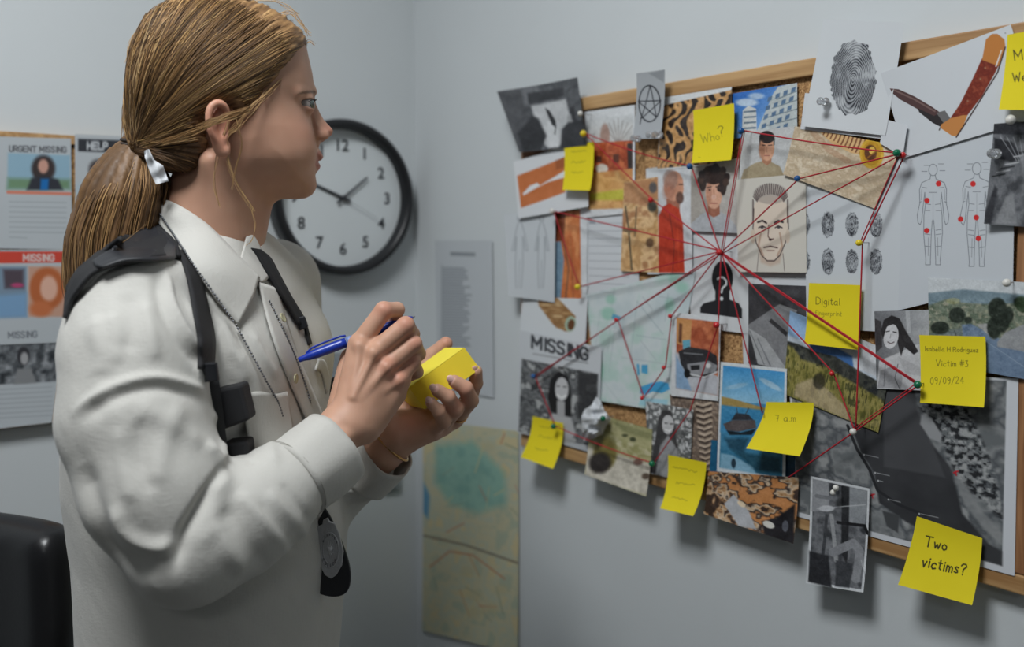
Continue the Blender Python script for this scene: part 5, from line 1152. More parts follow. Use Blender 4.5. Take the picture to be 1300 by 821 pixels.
def head_colors(V):
    a = (V - HO) @ HM.T; x, b, c = a.T; ab = np.abs(b); PS = np.stack([x, ab, c], 1)
    C = np.tile(SKIN, (len(V), 1)); rs = fbm(a, 60, 3, 3)[:, None] if False else (vnoise(a, 90, 3, 3) - .5)[:, None] * .03
    C = C + rs
    def blend(w, col): 
        nonlocal C
        w = np.clip(w, 0, 1)[:, None]; C = C * (1 - w) + np.array(col) / 255. * w
    g = lambda m, bb, r: np.exp(-((PS - np.array(loc3(m, bb))) ** 2 / np.array(r) ** 2).sum(1))
    blend(.22 * g(mid(372, 172), .045, (.03, .02, .02)), (206, 128, 108)); blend(.45 * g(mid(416, 168), .0, (.012, .014, .010)), (212, 124, 108)); blend(.4 * g(mid(276, 172), .08, (.02, .02, .03)), (206, 120, 96))
    fr = x > mid(388, 200)[0]
    lu = sd_poly2(x, c, mids([(395, 200), (404, 193), (410, 196), (411, 201), (408, 204.5), (396, 206)])); ll = sd_poly2(x, c, mids([(396, 205), (403, 205), (408, 208), (407, 214), (402, 216.5), (397, 211)]))
    blend(np.clip((.0008 - np.minimum(lu, ll)) / .001, 0, 1) * (ab < .026) * .6, (170, 98, 88))
    br = np.minimum(sd_poly2(x, c, mids([(371, 129), (378, 124.5), (388, 121), (397, 118.5), (399, 121.5), (390, 124.5), (380, 127)])), 1)
    blend(np.clip((.0006 - br) / .0016, 0, 1) * (ab > .008) * .8, (92, 66, 50))
    la = np.sqrt(((PS - np.array(loc3(EYE, EB))) ** 2).sum(1)); 
    blend(np.clip((.0008 - np.abs(sd_ell(PS, loc3(mid(388.5, 136.6), EB + .004), (.0150, .0155, .0047)))) / .0009, 0, 1) * (c > mid(391, 137)[1]) * .9, (48, 34, 30))
    blend(.35 * g(mid(388, 142), .034, (.012, .014, .005)), (160, 110, 98))
    return lin(np.clip(C, 0, 1))
m_skin = mat('skin', rough=.52, attr='Col', sss=.15, spec=.4, bump=[('noise', 700, .12, .0004)])
lo = HO + np.array([-.14, -.13, -.26]); hi = HO + np.array([.16, .13, .16])
V, Q = surface_nets(skin_f, lo, hi, .0016); V = relax(V, Q, 1, .5)
fobj('head', V, Q, m_skin, cols=head_colors(V))
# eyeballs
for sg in (1, -1):
    c = HO + HM.T @ np.array([EYE[0], EB * sg, EYE[1]])
    g = Geo(); g.ball((0, 0, 0), .0124, 48, 36)
    Vv = np.array(g.V); look = HM.T @ np.array([1, .62, .02]); look /= np.linalg.norm(look); cs = Vv @ look / .0124
    Cc = np.tile(lin([.62, .58, .56]), (len(Vv), 1)); Cc[cs > .875] = lin([.16, .18, .17]); Cc[cs > .90] = lin([.30, .36, .33]); Cc[cs > .978] = lin([.04, .04, .04])
    me = bpy.data.meshes.new('eyeball'); me.from_pydata([tuple(v + c - BASE) for v in Vv], [], g.F); me.validate(); vcol(me, Cc)
    for p in me.polygons: p.use_smooth = True
    link('eyeball', me, mat('eye_surface', rough=.08, attr='Col', spec=.8), person)
m_lash = mat('eyelashes', rgb(40, 28, 24), .7, var=(200, .1))
g = Geo()
for sg in (1, -1):
    for i in range(16):
        t = i / 15; m = mid(392.2 - 9 * t, 131.6 + 3.4 * t); p0 = HO + HM.T @ np.array([m[0] + .0008, sg * (.021 + .020 * t), m[1] - .0004])
        dr = HM.T @ np.array([.9, sg * (.15 + .6 * t), .15]); dr /= np.linalg.norm(dr)
        g.tube([p0, p0 + dr * .0035, p0 + dr * .0062 + np.array([0, 0, .0018])], [.0004, .0003, .0001], 4)
fgeo(g, 'eyelashes', m_lash)

# ---------------- hair
hair_poly = mids([(387, 60), (386, 52), (375, 40), (352, 19), (330, 9), (305, 2), (278, -1), (250, -1), (215, 8), (186, 30), (167, 68), (162, 110), (159, 150), (159, 180), (168, 196), (188, 206), (212, 216), (240, 222), (262, 212), (266, 196), (261, 170), (265, 152), (276, 145), (289, 150), (293, 172), (299, 178), (307, 161), (321, 146), (337, 128), (353, 108), (369, 86), (379, 72)])
TIE = (176, 190); tm = mid(*TIE)
def hair_f(Pl):
    a = (Pl - HO) @ HM.T; x, b, c = a.T; ab = np.abs(b)
    e = sd_ell(a, (CR[0], 0, CR[1] + .001), (.118, .0835, .098))
    e = smin(e, sd_cone(a, loc3(mid(250, 120), 0), loc3(mid(230, 205), 0), .068, .050), .02)
    e = smin(e, sd_cone(a, loc3(mid(230, 150), 0), loc3(TIEP, 0), .055, .014), .03)
    e = smin(e, sd_ell(a, loc3(mid(345, 90), 0), (.05, .075, .062)), .02)
    return smax(e, sd_poly2(x, c, hair_poly) + 1.2 * b * b, .010)
TIEP = mid(172, 188)
V, Q = surface_nets(hair_f, HO + np.array([-.17, -.13, -.10]), HO + np.array([.13, .13, .17]), .0022)
V = relax(V, Q, 3, .5)
N = vnormals(V, Q)
def to_head(V): return (V - HO) @ HM.T
a = to_head(V); ang = np.arctan2(a[:, 2] - TIEP[1], a[:, 0] - TIEP[0]); rad = np.hypot(a[:, 2] - TIEP[1], a[:, 0] - TIEP[0])
stk = vnoise(np.stack([ang * 26 + rad * 12, a[:, 1] * 30], 1), 2.0, 4); stk2 = vnoise(np.stack([ang * 70, rad * 8 + a[:, 1] * 60], 1), 1.6, 9)
V = V + N * ((stk - .5) * .0030 + (stk2 - .5) * .0016)[:, None]
HP = np.array([(62, 46, 33), (116, 86, 56), (164, 127, 84), (212, 176, 122)]) / 255.
def pal(t):
    t = np.clip(t, 0, .999) * 3; i = t.astype(int); f = (t - i)[:, None]; return HP[i] * (1 - f) + HP[np.minimum(i + 1, 3)] * f
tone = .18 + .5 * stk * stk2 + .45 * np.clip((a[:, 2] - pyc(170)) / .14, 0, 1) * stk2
m_hair = mat('blonde_hair', rough=.52, attr='Col', spec=.45, bump=[('noise', 900, .25, .0006)])
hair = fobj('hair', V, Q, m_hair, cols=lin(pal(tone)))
hbvh = BVHTree.FromPolygons([Vector(v) for v in V.tolist()], Q.tolist())
def strands_mesh(name, paths, rad, cols, parent, mt=None):
    """paths (n,m,3), rad (n,m), cols (n,3): three sided strands as one mesh"""
    P = np.asarray(paths); n, m, _ = P.shape; T = np.gradient(P, axis=1); T /= np.linalg.norm(T, axis=2, keepdims=True) + 1e-12
    up = np.array([.3, -.8, .5]); A = np.cross(T, up); A /= np.linalg.norm(A, axis=2, keepdims=True) + 1e-12; Bn = np.cross(T, A)
    Vs = np.stack([P + rad[..., None] * (math.cos(t) * A + math.sin(t) * Bn) for t in (0, 2.094, 4.189)], 2)
    idx = np.arange(n * m * 3).reshape(n, m, 3)
    Fs = np.concatenate([np.stack([idx[:, :-1, k], idx[:, :-1, (k + 1) % 3], idx[:, 1:, (k + 1) % 3], idx[:, 1:, k]], -1).reshape(-1, 4) for k in range(3)])
    C = np.repeat(cols, m * 3, axis=0)
    o = fobj(name, Vs.reshape(-1, 3), Fs, mt or m_hair, parent, cols=lin(np.clip(C, 0, 1))); o['kind'] = 'stuff'; return o
rs = np.random.RandomState(11)
lowline = np.array([(266, 168), (284, 152), (298, 174), (308, 158), (321, 146), (337, 128), (353, 108), (369, 86), (379, 72), (387, 58)], float)
topline = np.array([(387, 58), (384, 50), (375, 41), (352, 20), (330, 10), (305, 3), (278, 1), (250, 1), (222, 7), (196, 24), (178, 48)], float)
def along(line, t):
    t = t * (len(line) - 1); i = min(int(t), len(line) - 2); f = t - i; return line[i] * (1 - f) + line[i + 1] * f
paths = []; cols = []; rads = []
NS = 3400; M = 22; tt = np.linspace(0, 1, M)[:, None]
for i in range(NS):
    side = 1 if i % 4 else -1; u = rs.rand()
    if u < .42: S = along(lowline, rs.rand() ** .8); ctl = (S + TIE) / 2 + np.array([6, 10]) * rs.uniform(-.4, 1.2); lt = .62
    elif u < .90:
        q = rs.rand(); S = along(topline, q); S2 = S.copy()
        ctl = (S + TIE) / 2 + np.array([-30 * q - 12, -26 * q + 8]) * rs.uniform(.4, 1.6); lt = .6
    else: S = np.array([rs.uniform(205, 262), rs.uniform(208, 222)]); ctl = (S + TIE) / 2 + np.array([0, -2]); lt = .1
    Tn = np.array(TIE) + [rs.uniform(-7, 3), rs.uniform(-6, 6)]
    if u >= .42 and u < .9 and rs.rand() < .35:          # start inside the fan as well
        S = S + (Tn - S) * rs.uniform(.05, .35)
    p2 = (1 - tt) ** 2 * S + 2 * (1 - tt) * tt * ctl + tt ** 2 * Tn
    off = rs.uniform(.0003, .0026); w = rs.uniform(-1, 1) * .8; ph = rs.uniform(0, 6)
    p2 = p2 + np.concatenate([np.sin(tt * 7 + ph) * .6, np.cos(tt * 6 + ph) * .6], 1)
    pts = []
    for (px, py) in p2:
        m = mid(px, py); o = HO + HM.T @ np.array([m[0], .2 * side, m[1]]); d = -hl * side
        hit = hbvh.ray_cast(Vector(o), Vector(d), .21)
        if hit[0] is None:
            h2 = hbvh.find_nearest(Vector(HO + HM.T @ np.array([m[0], .01 * side, m[1]]))); pt = np.array(h2[0]); nn = np.array(h2[1])
        else: pt = np.array(hit[0]); nn = np.array(hit[1])
        if nn @ hl * side < -.3: nn = -nn
        pts.append(pt + nn * off)
    pts = np.array(pts); pts[1:-1] = (pts[:-2] + pts[1:-1] * 2 + pts[2:]) / 4; pts[1:-1] = (pts[:-2] + pts[1:-1] * 2 + pts[2:]) / 4
    paths.append(pts); rads.append(np.full(M, rs.uniform(.00028, .00055)) * np.concatenate([[.3, .7], np.ones(M - 4), [.8, .6]]))
    cl = rs.beta(1.6, 2.0) * (lt + .45); cols.append(pal(np.array([cl]))[0] * rs.uniform(.85, 1.15) * np.array([1.0, 1.0, rs.uniform(.9, 1.05)]))
strands_mesh('combed_strands', np.array(paths), np.array(rads), np.array(cols), hair)
# ponytail
TP = HO + HM.T @ np.array([TIEP[0], 0, TIEP[1]])
pc = [TP + [0.004, 0, 0.004], L(168, 216, TP[1]), L(160, 250, TP[1]), L(148, 298, TP[1] + .0), L(142, 350, TP[1] - .0), L(140, 385, TP[1] + .01)]
pr = [.014, .027, .042, .044, .038, .028]
def pony_f(P): return sd_chain(P, pc, pr, .02)
V, Q = surface_nets(pony_f, np.min(pc, 0) - .05, np.max(pc, 0) + .05, .0035); V = relax(V, Q, 2)
a_ = np.arctan2(V[:, 1] - TP[1], V[:, 0] - np.interp(V[:, 2], [p[2] for p in pc][::-1], [p[0] for p in pc][::-1]))
stk = vnoise(np.stack([a_ * 6, V[:, 2] * 8], 1), 2, 5); N = vnormals(V, Q); V = V + N * ((stk - .5) * .006)[:, None]
pony = fobj('ponytail', V, Q, m_hair, hair, cols=lin(pal(.10 + .35 * stk)))
n = 2800; M2 = 20; ts = np.linspace(0, 1, M2); C = spline(pc, M2); Rr = np.interp(ts, np.linspace(0, 1, 6), pr)
th = rs.uniform(0, 6.283, n); rr = np.where(rs.rand(n) < .75, rs.uniform(.98, 1.10, n), rs.uniform(.6, 1.18, n)); 
wob = rs.uniform(-.004, .004, (n, 3)); ph = rs.uniform(0, 6.28, n)
P = C[None] + (Rr[None, :, None] * rr[:, None, None]) * (np.cos(th)[:, None, None] * np.array([1, 0, .25]) + np.sin(th)[:, None, None] * np.array([0, 1, 0])) + wob[:, None] * ts[None, :, None] * 2
P[:, :, 0] += np.sin(ts[None] * 5 + ph[:, None]) * .0022
cl = pal(np.clip(rs.beta(2, 2, n) * .95, 0, 1)) * rs.uniform(.8, 1.15, (n, 1))
strands_mesh('ponytail_strands', P, np.tile(np.concatenate([np.ones(M2 - 4), [.8, .6, .4, .2]]) * .00045, (n, 1)), cl, hair)
# loose wisps
paths = []; 
def wisp(pts, D, k=5, jit=2.2):
    for j in range(k):
        q = [L(px + rs.uniform(-jit, jit) * (i > 0), py + rs.uniform(-jit, jit), D if np.isscalar(D) else D[i]) for i, (px, py) in enumerate(pts)]
        paths.append(spline(q, 18))
wisp([(292, 150), (288, 190), (296, 225), (318, 262), (322, 268)], .925, 6); wisp([(300, 152), (306, 185), (300, 215), (294, 240)], .925, 5); wisp([(290, 150), (276, 200), (272, 235), (280, 262)], .922, 4)
wisp([(384, 60), (392, 52), (399, 56)], 1.0, 4); wisp([(350, 22), (368, 16), (384, 30), (392, 44)], 1.0, 8, 4); wisp([(310, 5), (340, -2), (365, 8), (380, 20)], 1.0, 5, 4); wisp([(318, 262), (324, 285), (320, 305), (313, 311)], .95, 2, 1)
wisp([(165, 110), (156, 140), (155, 180)], .955, 3, 3); wisp([(215, 8), (190, 20), (168, 50), (160, 80)], .97, 5, 3); wisp([(165, 195), (120, 255), (98, 310), (92, 345)], TP[1], 8, 5); wisp([(185, 285), (160, 305), (140, 315), (120, 322)], .875, 2, 1)
wisp([(370, 85), (345, 112), (322, 135), (300, 160), (288, 172)], [.965, .945, .93, .925, .925], 10, 4)
wisp([(318, 138), (292, 147), (270, 155), (244, 168), (205, 182), (182, 188)], [.925, .906, .900, .905, .925, .945], 34, 4.5); wisp([(300, 150), (284, 150), (268, 152), (250, 160)], [.915, .903, .900, .902], 10, 2)
P = np.array(paths); n = len(P)
strands_mesh('loose_strands', P, np.full((n, 18), .00028), pal(rs.uniform(.4, 1, n)), hair)
# elastic and white ribbon
m_elas = mat('hair_elastic', rgb(52, 40, 34), .6, bump=[('wave', 800, .4, .0004)])
g = Geo(); axd = np.array(pc[1]) - TP; axd /= np.linalg.norm(axd); n1, n2 = frame_axes(axd)
for k in range(3):
    c = TP + axd * (-.004 + .0045 * k) + np.array([.002, 0, .002]); r = .0165 + .0008 * k
    g.tube([c + r * (math.cos(t) * n1 + math.sin(t) * n2) for t in np.linspace(0, 2 * math.pi, 25)], .0022, 6, caps=False)
fgeo(g, 'hair_elastic', m_elas, hair)
m_rib = mat('white_ribbon_cloth', rgb(205, 208, 212), .8, bump=[('noise', 160, .4, .002)])
rib = [[(183, 191), (189, 189)], [(184, 200), (196, 203)], [(188, 212), (207, 210)], [(192, 222), (212, 224)], [(198, 234), (214, 230)]]
g = Geo(); Vr = []
for j in range(17):
    t = j / 16 * 4; i0 = min(int(t), 3); f = t - i0
    for i in range(11):
        u = i / 10; p = [(rib[i0][0][k] * (1 - f) + rib[i0 + 1][0][k] * f) * (1 - u) + (rib[i0][1][k] * (1 - f) + rib[i0 + 1][1][k] * f) * u for k in (0, 1)]
        Vr.append(L(p[0], p[1], TP[1] - .040 + .0035 * math.sin(u * 5 + t) + .0015 * math.sin(t * 4 + u * 3)))
g.add(Vr, [(j * 11 + i, j * 11 + i + 1, (j + 1) * 11 + i + 1, (j + 1) * 11 + i) for j in range(16) for i in range(10)])
fgeo(g, 'white_ribbon', m_rib, hair)

# ---------------- shirt
BC = np.array([-.354, 1.015]); BF = np.array([.98, -.19]); BS = np.array([-.19, -.98])
zpy = lambda py: L(300, py, 1.0)[2]
TB = [(282, .0, .045, .050), (300, .0, .066, .085), (318, -.008, .080, .125), (338, -.010, .092, .160), (370, -.010, .104, .174), (420, -.010, .116, .172), (470, -.012, .128, .166), (540, -.012, .138, .160), (610, -.008, .146, .158), (690, .002, .146, .158), (760, .002, .140, .162), (850, .000, .132, .168), (900, .000, .125, .165)]
Tz = np.array([zpy(t[0]) for t in TB])[::-1]; Tf = np.array([t[1] for t in TB])[::-1]; Tr = np.array([t[2] for t in TB])[::-1]; Ts = np.array([t[3] for t in TB])[::-1]
def torso_f(P, grow=0.0):
    f = (P[:, 0] - BC[0]) * BF[0] + (P[:, 1] - BC[1]) * BF[1]; s = (P[:, 0] - BC[0]) * BS[0] + (P[:, 1] - BC[1]) * BS[1]; z = P[:, 2]
    f0 = np.interp(z, Tz, Tf); rf = np.interp(z, Tz, Tr) + grow; r_s = np.interp(z, Tz, Ts) + grow
    q = (np.abs((f - f0) / rf) ** 2.3 + np.abs(s / r_s) ** 2.3) ** (1 / 2.3)
    d = (q - 1) * np.minimum(rf, r_s) * .8
    br = np.minimum(sd_ell(P, np.array([*(BC + BF * .055 + BS * .07), zpy(455)]), (.060, .058, .062)), sd_ell(P, np.array([*(BC + BF * .055 - BS * .07), zpy(455)]), (.060, .055, .062)))
    d = smin(d, br, .03)
    d = np.maximum(d, (z - zpy(283)) * .8); d = np.maximum(d, (zpy(880) - z))
    return d
NA = [L(168, 386, .855), L(172, 450, .835), L(172, 530, .815), L(200, 620, .802), L(240, 690, .800)]
NR = [.058, .064, .064, .063, .057]
NB = [L(240, 690, .800), L(298, 660, .830), L(345, 629, .862), L(380, 603, .886)]
NBR = [.056, .053, .046, .037]
FA = [np.array([*(BC - BS * .165), zpy(372)]), L(352, 470, 1.185), L(340, 570, 1.17), L(352, 640, 1.14)]
FR = [.062, .060, .056, .054]
FB = [L(352, 640, 1.14), L(425, 614, 1.10), L(456, 596, 1.080), L(468, 588, 1.072)]
FBR = [.052, .044, .036, .032]
def shirt_f(P):
    d = torso_f(P)
    d = smin(d, sd_chain(P, NA, NR, .02), .018)
    d = smin(d, sd_chain(P, NB, NBR, .02), .012)
    d = smin(d, sd_chain(P, FA, FR, .02), .02); d = smin(d, sd_chain(P, FB, FBR, .02), .02)
    d = smax(d, -sd_cone(P, L(296, 262, 1.0), L(308, 338, .990), .040, .013), .004)
    return d
V, Q = surface_nets(shirt_f, (-.62, .70, zpy(900)), (-.10, 1.28, zpy(270)), .0045)
V = relax(V, Q, 2, .5)
for _ in range(1):      # one loop of midpoint smoothing keeps folds crisp enough
    pass
sb = BVHTree.FromPolygons([Vector(v) for v in V.tolist()], Q.tolist())
def hit(px, py, bvh=None, off=0.0):
    d = ray_local(px, py); d = d / np.linalg.norm(d); o = np.array([0, 0, CAM.z])
    h = (bvh or sb).ray_cast(Vector(o), Vector(d), 3)
    if h[0] is None: return None, None
    nn = np.array(h[1]); 
    if nn @ d > 0: nn = -nn
    return np.array(h[0]) + nn * off, nn
def poly_disp(V, N, folds):
    D = np.zeros(len(V))
    for pts, amp, w in folds:
        P3 = [hit(*p)[0] for p in spline([(x, y, 0) for x, y in pts], 4 * len(pts))[:, :2]]; P3 = [p for p in P3 if p is not None]
        if len(P3) < 2: continue
        P3 = np.array(P3); lo_, hi_ = P3.min(0) - 3 * w, P3.max(0) + 3 * w
        m = np.where(((V > lo_) & (V < hi_)).all(1))[0]; 
        if not len(m): continue
        X = V[m]; d2 = np.full(len(m), 1e9); tm_ = np.zeros(len(m))
        for i in range(len(P3) - 1):
            e = P3[i + 1] - P3[i]; t = np.clip(((X - P3[i]) @ e) / (e @ e + 1e-12), 0, 1); dd = ((X - P3[i] - t[:, None] * e) ** 2).sum(1)
            u = dd < d2; tm_[u] = (i + t[u]) / (len(P3) - 1); d2 = np.minimum(d2, dd)
        D[m] += amp * np.exp(-d2 / w ** 2) * np.clip(np.minimum(tm_, 1 - tm_) * 6 + .15, 0, 1)
    return V + N * D[:, None]
# finer mesh for the cloth: split every quad in four
def subdiv(V, Q):
    E = np.concatenate([Q[:, [i, (i + 1) % 4]] for i in range(4)]); Es = np.sort(E, 1); U, inv = np.unique(Es, axis=0, return_inverse=True); inv = inv.reshape(4, -1)
    Em = (V[U[:, 0]] + V[U[:, 1]]) / 2; Fm = V[Q].mean(1); n0 = len(V); n1 = n0 + len(U); fi = n1 + np.arange(len(Q))
    Qn = np.concatenate([np.stack([Q[:, i], n0 + inv[i], fi, n0 + inv[(i + 3) % 4]], 1) for i in range(4)])
    return np.concatenate([V, Em, Fm]), Qn
V, Q = subdiv(V, Q); V = relax(V, Q, 3, .5)
N = vnormals(V, Q)
def ridge(P, sc, seed): return 1 - np.abs(2 * fbm(P, sc, seed, 2) - 1) * 1.6
# broad soft drapery along the sleeve and the body
ax1 = np.array([.2, .1, -1.0]); t1 = np.stack([V[:, 0] * 1.0 + V[:, 2] * .35, V[:, 1] * 1.0, V[:, 2] * .55 - V[:, 0] * .3], 1)
V = V + N * ((fbm(t1 * [1, 1, .55], 16, 2, 2) - .5) * .0045 + (fbm(np.stack([V[:, 0] + V[:, 2] * .8, V[:, 1], (V[:, 2] - V[:, 0]) * .25], 1), 48, 12, 2) - .5) * .0020)[:, None]
FO = [
 ([(94, 522), (130, 499), (165, 485), (200, 480), (235, 487), (264, 499)], .0048, .0050), ([(100, 536), (150, 503), (200, 491), (250, 503)], -.0032, .007),
 ([(289, 588), (270, 615), (252, 645), (232, 680), (222, 720)], -.0085, .0055), ([(296, 602), (282, 630), (268, 660), (254, 700)], .0028, .0080), ([(262, 560), (278, 580), (283, 600), (262, 630)], .005, .007),
 ([(143, 640), (158, 675), (190, 693), (225, 692)], .006, .007), ([(104, 590), (122, 645), (146, 702), (200, 725)], -.006, .012), ([(212, 345), (220, 385), (240, 425), (262, 452)], .0045, .0045), ([(198, 345), (206, 390), (228, 434), (256, 466)], -.0035, .006),
 ([(262, 455), (252, 470), (262, 492)], .004, .005), ([(238, 380), (252, 420), (268, 440)], .003, .004), ([(120, 400), (130, 440), (128, 480)], .003, .009), ([(160, 370), (168, 410), (160, 450)], -.0025, .009), ([(140, 395), (150, 430), (146, 465)], .0022, .006), ([(184, 380), (192, 420), (196, 460)], .0026, .006),
 ([(170, 515), (215, 535), (258, 566)], .0028, .010), ([(230, 510), (210, 560), (196, 620)], .003, .009), ([(268, 520), (282, 560), (286, 585)], .004, .006), ([(150, 540), (156, 590), (168, 640)], .0028, .007), ([(176, 530), (180, 580), (192, 630)], -.0026, .006),
 ([(300, 622), (336, 660), (372, 700)], .0036, .0075), ([(286, 640), (314, 684), (340, 722)], -.0034, .009), ([(338, 622), (368, 655), (392, 684)], .0026, .006), ([(270, 660), (292, 700), (312, 728)], .0036, .008), ([(326, 634), (354, 672), (376, 700)], -.0022, .005), ([(356, 612), (378, 640), (398, 668)], -.0018, .0045),
 ([(262, 372), (282, 420), (296, 460)], .003, .005), ([(250, 345), (270, 400), (285, 470), (298, 500)], -.004, .006), ([(300, 445), (322, 480), (330, 520)], .003, .007), ([(340, 400), (352, 440), (366, 470)], -.003, .005), ([(318, 420), (336, 455), (352, 480)], .003, .005), ([(378, 410), (392, 445), (404, 480)], .003, .005), ([(366, 480), (380, 510), (390, 540)], -.003, .005),
 ([(330, 530), (342, 560), (350, 590)], .003, .006), ([(302, 540), (312, 570), (322, 590)], -.003, .007), ([(280, 400), (300, 450), (312, 490)], .003, .005),
 ([(430, 625), (462, 620), (490, 596)], .003, .005), ([(436, 636), (470, 632), (496, 606)], -.003, .005)]
V = poly_disp(V, N, FO)
V = relax(V, Q, 2, .5)
m_shirt = mat('white_linen_shirt', rgb(192, 190, 184), .85, spec=.2, sheen=.15, bump=[('noise', 420, .30, .0010, (1, 1, .25)), ('noise', 420, .30, .0010, (.25, 1, 1)), ('noise', 30, .12, .003, (1, 1, .35), (.3, .5, 0)), ('noise', 110, .12, .0012, (1, 1, .4))])
N = vnormals(V, Q); V2 = poly_disp(V, N, [([(92, 372), (112, 340), (150, 318), (190, 300), (224, 312)], -.012, .016)])
shirt = fobj('shirt', V2, Q, m_shirt)
sb = BVHTree.FromPolygons([Vector(v) for v in V.tolist()], Q.tolist())
m_seam = mat('shirt_seam_thread', rgb(150, 147, 140), .9, var=(50, .05))
def drape(rows, off, name, mt, parent, nu=24, nv=8, thick=.0015, dep=None, smoothit=2, bvh=None):
    """rows: list of px polylines (same count); sheet laid on the shirt"""
    G_ = np.array([spline([(x, y, 0) for x, y in r], nu)[:, :2] for r in rows]); nr = len(rows)
    P = np.zeros((nv, nu, 3)); 
    for j in range(nv):
        t = j / (nv - 1) * (nr - 1); i = min(int(t), nr - 2); f = t - i; row = G_[i] * (1 - f) + G_[i + 1] * f
        for k in range(nu):
            h, nn = hit(row[k][0], row[k][1], bvh)
            o_ = off(j / (nv - 1), k / (nu - 1)) if callable(off) else off
            if dep is not None:
                D = dep(j / (nv - 1), k / (nu - 1)); 
                if D is not None: P[j, k] = L(row[k][0], row[k][1], D); continue
            if h is None: P[j, k] = np.nan; continue
            d = ray_local(*row[k]); d = d / np.linalg.norm(d); P[j, k] = h - d * o_
    bad = np.isnan(P[..., 0])
    if bad.any():
        good = np.argwhere(~bad)
        for (j, k) in np.argwhere(bad):
            q = good[np.argmin(((good - [j, k]) ** 2).sum(1))]; t = j / (nv - 1) * (nr - 1); i = min(int(t), nr - 2); f = t - i; row = G_[i] * (1 - f) + G_[i + 1] * f
            P[j, k] = L(row[k][0], row[k][1], P[q[0], q[1], 1])
    for _ in range(smoothit):
        dd = P[..., 1].copy(); dd[1:-1, 1:-1] = (dd[:-2, 1:-1] + dd[2:, 1:-1] + dd[1:-1, :-2] + dd[1:-1, 2:] + 2 * dd[1:-1, 1:-1]) / 6
        P = P * (dd / P[..., 1])[..., None] + np.array([0, 0, CAM.z]) * (1 - (dd / P[..., 1]))[..., None]
    i = np.arange(nu * nv).reshape(nv, nu); Fq = np.stack([i[:-1, :-1], i[1:, :-1], i[1:, 1:], i[:-1, 1:]], -1).reshape(-1, 4)
    o = fobj(name, P.reshape(-1, 3), Fq, mt, parent)
    s_ = o.modifiers.new('thickness', 'SOLIDIFY'); s_.thickness = thick; s_.offset = 0
    return o, P
nb_f = lambda P: smin(shirt_f(P), sd_chain(P, [L(288, 205, 1.0), L(272, 262, 1.0), L(258, 318, 1.0), L(250, 380, 1.0)], [.050, .0495, .054, .075], .02), .015)
Vn, Qn = surface_nets(nb_f, (-.5, .78, zpy(480)), (-.2, 1.28, zpy(215)), .006); nbv = BVHTree.FromPolygons([Vector(v) for v in Vn.tolist()], Qn.tolist())
Vt_, Qt_ = surface_nets(torso_f, (-.62, .78, zpy(900)), (-.10, 1.25, zpy(270)), .006); tbv = BVHTree.FromPolygons([Vector(v) for v in Vt_.tolist()], Qt_.tolist())
# collar, near leaf and far leaf
cuf = lambda j, k: .006 + .008 * math.sin(math.pi * min(j * 1.1, 1)) 
drape([[(193, 250), (222, 258), (262, 284), (300, 322), (329, 352)], [(196, 262), (226, 282), (262, 316), (296, 352), (322, 375)], [(189, 268), (216, 300), (246, 340), (276, 382), (303, 412)]], cuf, 'collar', m_shirt, shirt, 36, 12, .0022, bvh=nbv)
drape([[(313, 300), (322, 300), (334, 322), (346, 345)], [(307, 322), (316, 326), (328, 342), (338, 356)], [(304, 332), (312, 340), (322, 350), (331, 359)]], .006, 'collar', m_shirt, shirt, 14, 6, .002, bvh=nbv)
# placket with buttons
drape([[(328, 358), (338, 400), (352, 445), (370, 490), (388, 530), (400, 560)], [(352, 366), (362, 402), (376, 445), (393, 486), (408, 522), (420, 550)]], .0055, 'placket', m_shirt, shirt, 40, 8, .0018, bvh=tbv)
m_button = mat('shell_button', rgb(168, 164, 132), .25, var=(300, .1))
for (x, y) in ((351, 407), (366.5, 480), (389, 536)):
    h, nn = hit(x, y, tbv, off=.0075)
    if h is None: continue
    g = Geo(); g.lathe([(.0001, 0), (.0048, 0), (.0056, .0006), (.0056, .0014), (.0046, .0018), (.0036, .0013), (.0001, .0013)], h, nn, 24); b = fgeo(g, 'button', m_button, shirt)
# chest pocket
drape([[(306, 500), (330, 497), (350, 500), (364, 497)], [(312, 540), (334, 540), (356, 540), (372, 545)], [(318, 590), (340, 592), (362, 588), (380, 580)]], .0065, 'chest_pocket', m_shirt, shirt, 20, 16, .0018, bvh=tbv)
drape([[(404, 455), (412, 458), (419, 480)], [(400, 470), (408, 474), (414, 500)]], .0022, 'chest_pocket', m_shirt, shirt, 10, 6, .0018)
# cuffs: open tubes with thickness
def cuff(C3, rads, name, mt, parent, seg=44, thick=.0026, sq=(1, 1)):
    C3 = np.array(C3); n = 10; P = spline(C3, n); r = np.interp(np.linspace(0, 1, n), np.linspace(0, 1, len(rads)), rads); T = np.gradient(P, axis=0)
    N0, _ = frame_axes(T[0]); Vv = []; 
    for i in range(n):
        t = T[i] / np.linalg.norm(T[i]); N0 = N0 - t * (N0 @ t); N0 /= np.linalg.norm(N0); B_ = np.cross(t, N0)
        for k in range(seg):
            a = 2 * math.pi * k / seg; w = 1 + .025 * math.sin(3 * a + i * .3) + .015 * math.sin(7 * a); Vv.append(P[i] + r[i] * w * (math.cos(a) * N0 * sq[0] + math.sin(a) * B_ * sq[1]))
    Fq = [(i * seg + k, i * seg + (k + 1) % seg, (i + 1) * seg + (k + 1) % seg, (i + 1) * seg + k) for i in range(n - 1) for k in range(seg)]
    o = fobj(name, Vv, Fq, mt, parent); s_ = o.modifiers.new('thickness', 'SOLIDIFY'); s_.thickness = thick; s_.offset = 0; return o
cuff([L(374, 608, .880), L(400, 588, .898), L(425, 567, .917)], [.0420, .0435, .0415], 'cuff', m_shirt, shirt)
